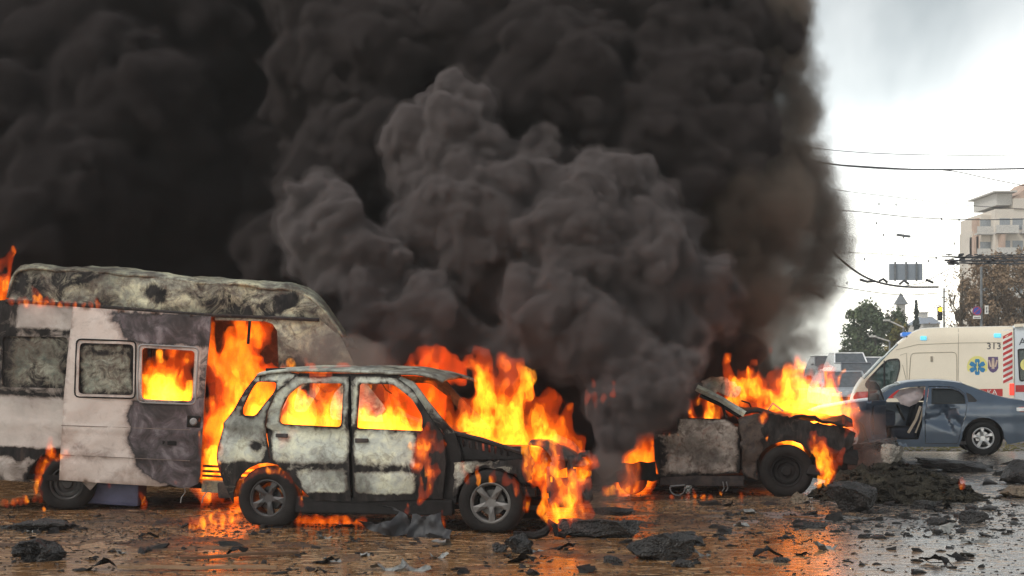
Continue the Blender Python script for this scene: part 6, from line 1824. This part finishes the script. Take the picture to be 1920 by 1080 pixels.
def flames(name, tongues, label, seed, h=0.022, d=None, lean=0.0, rough=1.0, kinds=3, scale=1.0, mats=None):
    """tongues: (px, py of the base, height px, width px, distance). Each one a wobbling chain that tapers upward."""
    rng = np.random.default_rng(seed)
    sp = []
    for t in tongues:
        px, py, hp, wp = t[:4]; dd = t[4] if len(t) > 4 else d
        b = P(px, py, dd); H_ = hp * dd / F; W_ = wp * dd / F * .5
        n = max(4, int(H_ / (W_ * .35)))
        ph = rng.uniform(0, 6.3, 4); am = rng.uniform(.5, 1.2) * W_
        for i in range(n):
            u = i / (n - 1)
            r = W_ * (1 - u) ** .65 * rng.uniform(.75, 1.1) * (1 if u > .15 else .9)
            if r < .01: continue
            sp.append((b.x + am * math.sin(ph[0] + 3.2 * u) * u + lean * H_ * u * u, b.y + am * .6 * math.sin(ph[1] + 4 * u) * u, b.z + H_ * u, r))
    pts = np.array(sp)
    lo = (pts[:, :3] - pts[:, 3:]).min(0) - .25; hi = (pts[:, :3] + pts[:, 3:]).max(0) + .3
    shape = tuple(((hi - lo) / h).astype(int) + 1)
    f = np.full(shape, -0.25, np.float32)
    for x, y, z, r in sp: splat(f, lo, h, x, y, z, r, (1, .8, 1.3))
    s = scale
    n1 = vnoise(shape, h, .22 * s, rng, (1, 1, 1.7)); n2 = vnoise(shape, h, .10 * s, rng, (1, 1, 2.0)); n3 = vnoise(shape, h, .05 * s, rng, (1, 1, 2.0))
    f += rough * (.11 * s * (.5 - 2.2 * np.abs(n1)) + .075 * s * (.45 - 2 * np.abs(n2)) + .03 * s * n3)
    allv, allq, mi, n0 = [], [], [], 0
    m2 = vnoise(shape, h, .14 * s, rng, (1, 1, 1.5)); m3 = vnoise(shape, h, .07 * s, rng, (1, 1, 1.6)); m4 = vnoise(shape, h, .10 * s, rng, (.8, 1, 2.2))
    for k, (lev, na) in enumerate([(0.0, 0), (-.03 * s, .08 * s), (-.075 * s, .14 * s)][:kinds]):
        g = f + lev + na * (m2 * .8 + m3 * .6 - .9 * np.abs(m4))
        for a in range(3):
            s0 = [slice(None)] * 3; s0[a] = 0; g[tuple(s0)] = -0.3
            s0[a] = -1; g[tuple(s0)] = -0.3
        v, q = surface_nets(g, lo, h)
        allv.append(v); allq.append(q + n0); mi += [k] * len(q); n0 += len(v)
    o = link_mesh(name, np_mesh(name, np.concatenate(allv), np.concatenate(allq)), smooth=True, mats=(mats or M_FIRE)[:kinds], midx=mi)
    tag(o, label, 'fire', kind='stuff')
    print(name, shape, len(mi))
    return o
# ------------------------------------------------------------------ every fire in the picture
def at(base, lst): return [t if len(t) > 4 else (*t, base) for t in lst]
def fire_all():
    # off-roader: bonnet and screen
    flames('flames', at(17.3, [(845, 790, 70, 60), (880, 800, 125, 90), (905, 810, 110, 80), (870, 760, 90, 60), (930, 830, 110, 90), (965, 840, 80, 90), (1000, 850, 110, 110), (1035, 860, 110, 90), (985, 745, 60, 34), (970, 760, 40, 50), (1070, 880, 70, 70), (1095, 890, 60, 45), (1110, 905, 50, 35), (820, 760, 50, 40), (890, 760, 110, 60), (935, 780, 120, 60), (1010, 830, 130, 80), (1060, 860, 110, 70), (850, 800, 80, 60), (985, 720, 50, 28), (865, 790, 90, 80), (830, 775, 70, 60), (895, 800, 110, 90), (950, 810, 100, 80), (845, 760, 50, 60)]) + at(16.75, [(900, 830, 60, 50), (940, 845, 70, 50), (975, 860, 90, 50), (1005, 870, 90, 50), (1035, 880, 80, 50), (1065, 890, 60, 44), (1095, 900, 50, 34)]),
           'tall orange and yellow flames over the bonnet of the small off-roader', 1)
    # front bumper and wheel
    flames('flames', at(16.45, [(995, 890, 60, 30), (1000, 920, 40, 20), (1030, 930, 80, 36), (1060, 965, 90, 40), (1085, 968, 50, 34), (1040, 975, 30, 60), (1100, 960, 90, 26), (1045, 900, 60, 30), (1075, 900, 60, 24), (1010, 880, 80, 56), (1060, 940, 90, 60), (1030, 900, 70, 50), (1090, 900, 60, 40), (1050, 930, 120, 40, 15.95), (1075, 960, 70, 40, 16.0), (1020, 900, 80, 34, 16.0), (1090, 920, 70, 30, 16.0), (1040, 970, 50, 40, 16.0), (1075, 970, 40, 50), (1020, 950, 40, 24), (1095, 930, 50, 20)]),
           'yellow flames licking through the burnt front bumper of the off-roader', 2, h=.018, scale=.7, rough=.9)
    flames('flames', at(15.9, [(985, 950, 50, 16), (968, 925, 40, 16), (950, 905, 30, 16), (900, 895, 24, 20), (872, 900, 20, 14), (925, 893, 18, 14), (868, 888, 16, 12), (868, 875, 10, 10)]),
           'small flames curling around the front wheel arch', 3, h=.015, scale=.5, rough=.7)
    # on the front door
    flames('flames', at(16.45, [(790, 850, 55, 46), (782, 870, 60, 30), (806, 880, 70, 30), (776, 905, 60, 14), (790, 935, 75, 16), (806, 925, 60, 16), (825, 860, 50, 10), (818, 880, 60, 10), (832, 830, 30, 8)]),
           'bright flames running up the front door and mirror of the off-roader', 4, h=.015, scale=.55, rough=.85)
    flames('flames', at(16.5, [(762, 965, 22, 16), (832, 985, 26, 14), (826, 975, 20, 10)]), 'two little flames below the sill of the off-roader', 5, h=.013, scale=.4, rough=.6)
    # inside the off-roader
    flames('flames', at(17.3, [(545, 850, 165, 84, 17.5), (590, 850, 170, 100), (640, 850, 165, 80), (480, 830, 140, 56, 17.6), (505, 825, 120, 40, 17.55), (690, 850, 170, 80), (740, 850, 160, 90), (780, 850, 130, 70), (560, 850, 60, 120), (720, 850, 60, 120), (462, 800, 70, 26, 17.6), (475, 790, 60, 30, 17.6)]) + at(17.9, [(570, 860, 180, 130), (700, 860, 180, 130), (480, 850, 160, 90)]),
           'flames filling the cabin behind the side windows of the off-roader', 6, h=.028)
    # rear wheel arch ring
    ring = []
    for k in range(46):
        a = R(184 - k * 4.1)
        ring.append((502 + 61 * math.cos(a), 940 - 60 * math.sin(a) + 4, 13, 10 - .05 * k, 16.95))
    ring += [(566, 950, 30, 9, 16.9), (564, 968, 30, 8, 16.9), (560, 978, 18, 7, 16.9), (440, 955, 30, 9, 16.95)]
    flames('flames', ring, 'ring of fire inside the rear wheel arch of the off-roader', 7, h=.011, scale=.25, rough=.22)
    flames('flames', at(16.9, [(366, 984, 16, 26), (382, 983, 18, 30), (400, 982, 22, 32), (418, 980, 28, 32), (434, 976, 38, 26), (446, 970, 40, 20), (356, 984, 10, 16)]), 'low flames on the ground between van and off-roader', 8, h=.013, scale=.35, rough=.35)
    flames('flames', at(17.6, [(575, 986, 16, 34), (600, 987, 14, 36), (625, 988, 15, 34), (650, 988, 14, 36), (675, 988, 12, 30), (480, 985, 14, 30), (560, 986, 16, 26)]), 'red glow of fire under the sill of the off-roader', 9, h=.015, scale=.4, rough=.35, kinds=2)
    flames('flames', at(17.2, [(422, 770, 60, 14), (432, 745, 40, 12), (412, 850, 60, 12), (405, 890, 60, 12)]), 'thin flames escaping round the tailgate of the off-roader', 10, h=.016, scale=.5, rough=.7)
    flames('flames', at(18.2, [(575, 700, 30, 20), (585, 700, 22, 16), (645, 702, 14, 14), (655, 700, 12, 10), (700, 705, 10, 20), (780, 700, 40, 30), (810, 690, 40, 40), (835, 668, 30, 20)]), 'dull red flames showing over the roof of the off-roader', 11, h=.018, scale=.6, rough=.8, kinds=2)
    flames('flames', at(18.9, [(820, 730, 80, 80), (760, 740, 70, 70), (860, 700, 50, 50), (800, 750, 90, 120)]), 'deep red glow of firelight added to the smoke behind the off-roader', 12, h=.03, kinds=1, mats=M_DEEP)  # emitting volume before the plume, imitates fire glow on the smoke
    # van
    flames('flames', at(19.9, [(395, 870, 190, 50), (420, 880, 180, 60), (450, 870, 200, 60), (480, 860, 190, 60), (400, 900, 60, 90), (430, 840, 90, 60), (480, 860, 100, 50)]), 'orange flames in the open side doorway of the van', 13, h=.024)
    flames('flames', at(20.4, [(420, 850, 210, 90), (480, 850, 200, 100), (450, 860, 170, 130), (430, 740, 150, 90), (480, 740, 150, 90), (400, 700, 110, 60), (450, 690, 100, 100)]), 'dark red fire glow deep inside the van', 31, h=.03, kinds=2, mats=M_DEEP)
    flames('flames', at(19.9, [(280, 775, 140, 60), (310, 775, 150, 80), (345, 775, 150, 60), (300, 770, 60, 110), (320, 780, 140, 110, 20.5)]), 'flames behind the open window of the van side door', 14, h=.02)
    flames('flames', at(19.15, [(22, 567, 9, 16), (36, 568, 9, 16), (50, 569, 15, 17), (64, 569, 40, 18), (74, 570, 34, 17), (86, 570, 18, 16), (98, 571, 12, 16), (112, 572, 10, 15), (126, 572, 8, 14), (140, 573, 7, 14), (156, 573, 7, 14), (172, 574, 8, 14), (184, 575, 22, 14)]), 'row of small flames along the roof gutter of the van', 15, h=.013, scale=.3, rough=.3)
    flames('flames', at(19.6, [(0, 600, 130, 50), (20, 560, 90, 40), (-20, 620, 160, 60), (35, 520, 40, 24), (-50, 640, 150, 60), (10, 540, 80, 34)]), 'large orange flames at the rear corner of the van by the left edge', 16, lean=.2)
    ring = [(122 + 54 * math.cos(R(195 - k * 4.5)), 914 - 64 * math.sin(R(195 - k * 4.5)) + 6, 18, 13, 18.9) for k in range(26)]
    flames('flames', ring + at(18.9, [(72, 900, 50, 20), (76, 940, 50, 14), (82, 955, 20, 10), (100, 850, 30, 30)]), 'flames filling the rear wheel arch of the van', 17, h=.014, scale=.35, rough=.4)
    flames('flames', at(18.6, [(12, 944, 7, 16), (26, 943, 8, 16), (50, 940, 10, 18), (38, 941, 8, 16), (64, 938, 10, 16), (205, 912, 8, 10), (270, 950, 34, 16), (330, 905, 8, 10), (375, 860, 120, 8), (380, 900, 40, 14), (5, 945, 5, 10)]), 'scattered small flames below the van', 18, h=.014, scale=.3, rough=.3)
    # third car
    flames('flames', at(21.9, [(1372, 750, 85, 46), (1400, 765, 90, 50), (1430, 775, 80, 50), (1445, 780, 60, 60), (1475, 785, 125, 56), (1508, 790, 130, 60), (1540, 795, 130, 60), (1568, 800, 110, 50), (1590, 800, 60, 40), (1470, 730, 50, 30), (1365, 700, 20, 20), (1500, 790, 60, 150), (1420, 790, 80, 60), (1455, 790, 90, 60), (1590, 815, 70, 40)]) + at(22.3, [(1490, 790, 110, 80), (1540, 800, 120, 90), (1580, 800, 90, 60), (1440, 780, 80, 60)]), 'roaring yellow flames above the engine of the third car', 19)
    flames('flames', at(20.75, [(1530, 850, 40, 24), (1540, 885, 70, 36), (1555, 870, 50, 30), (1560, 890, 30, 16), (1520, 840, 20, 8), (1575, 860, 14, 24), (1535, 895, 20, 30), (1535, 870, 60, 40), (1545, 850, 50, 34), (1590, 815, 30, 24), (1550, 892, 50, 30)]), 'yellow flames bursting from the nose of the third car', 20, h=.016, scale=.6, rough=.8)
    flames('flames', at(21.9, [(1300, 790, 50, 30), (1325, 790, 46, 50), (1345, 790, 40, 20)]), 'flames in the side window of the third car', 21, h=.018, scale=.7)
    flames('flames', at(21.8, [(1160, 885, 50, 44), (1180, 885, 66, 50), (1200, 885, 80, 50), (1218, 885, 84, 40), (1170, 870, 60, 60), (1205, 860, 60, 50), (1142, 885, 26, 30), (1190, 885, 60, 90)]), 'orange fire in the gutted back of the third car', 22, h=.022, scale=.7, rough=.6, kinds=2)
    flames('flames', at(20.9, [(1136, 921, 8, 20), (1150, 920, 10, 22), (1164, 920, 11, 22), (1178, 920, 9, 22), (1190, 919, 7, 18), (1225, 938, 6, 14), (1260, 935, 8, 14), (1278, 934, 6, 10), (1290, 932, 12, 12), (1302, 930, 17, 11), (1318, 934, 7, 14), (1332, 934, 6, 12), (1390, 932, 12, 12), (1215, 938, 5, 12), (1245, 815, 8, 6), (1256, 815, 8, 6), (1270, 815, 7, 6), (1437, 826, 16, 8), (1430, 785, 14, 20), (1352, 926, 7, 10)]), 'low flames creeping over the ground under the third car', 23, h=.013, scale=.25, rough=.25)
    flames('flames', at(20.2, [(1805, 912, 20, 14), (1800, 908, 12, 8)]), 'single small flame on the right flank of the mound', 24, h=.012, scale=.3, rough=.4)
    flames('flames', at(19.0, [(1100, 750, 20, 14), (1115, 760, 36, 12), (1130, 750, 40, 10), (1150, 735, 20, 14), (1115, 722, 16, 8), (1447, 658, 20, 8)]), 'torn red flame wisps floating in the smoke between the cars', 25, h=.018, scale=.5, rough=.7, kinds=1)
fire_all()
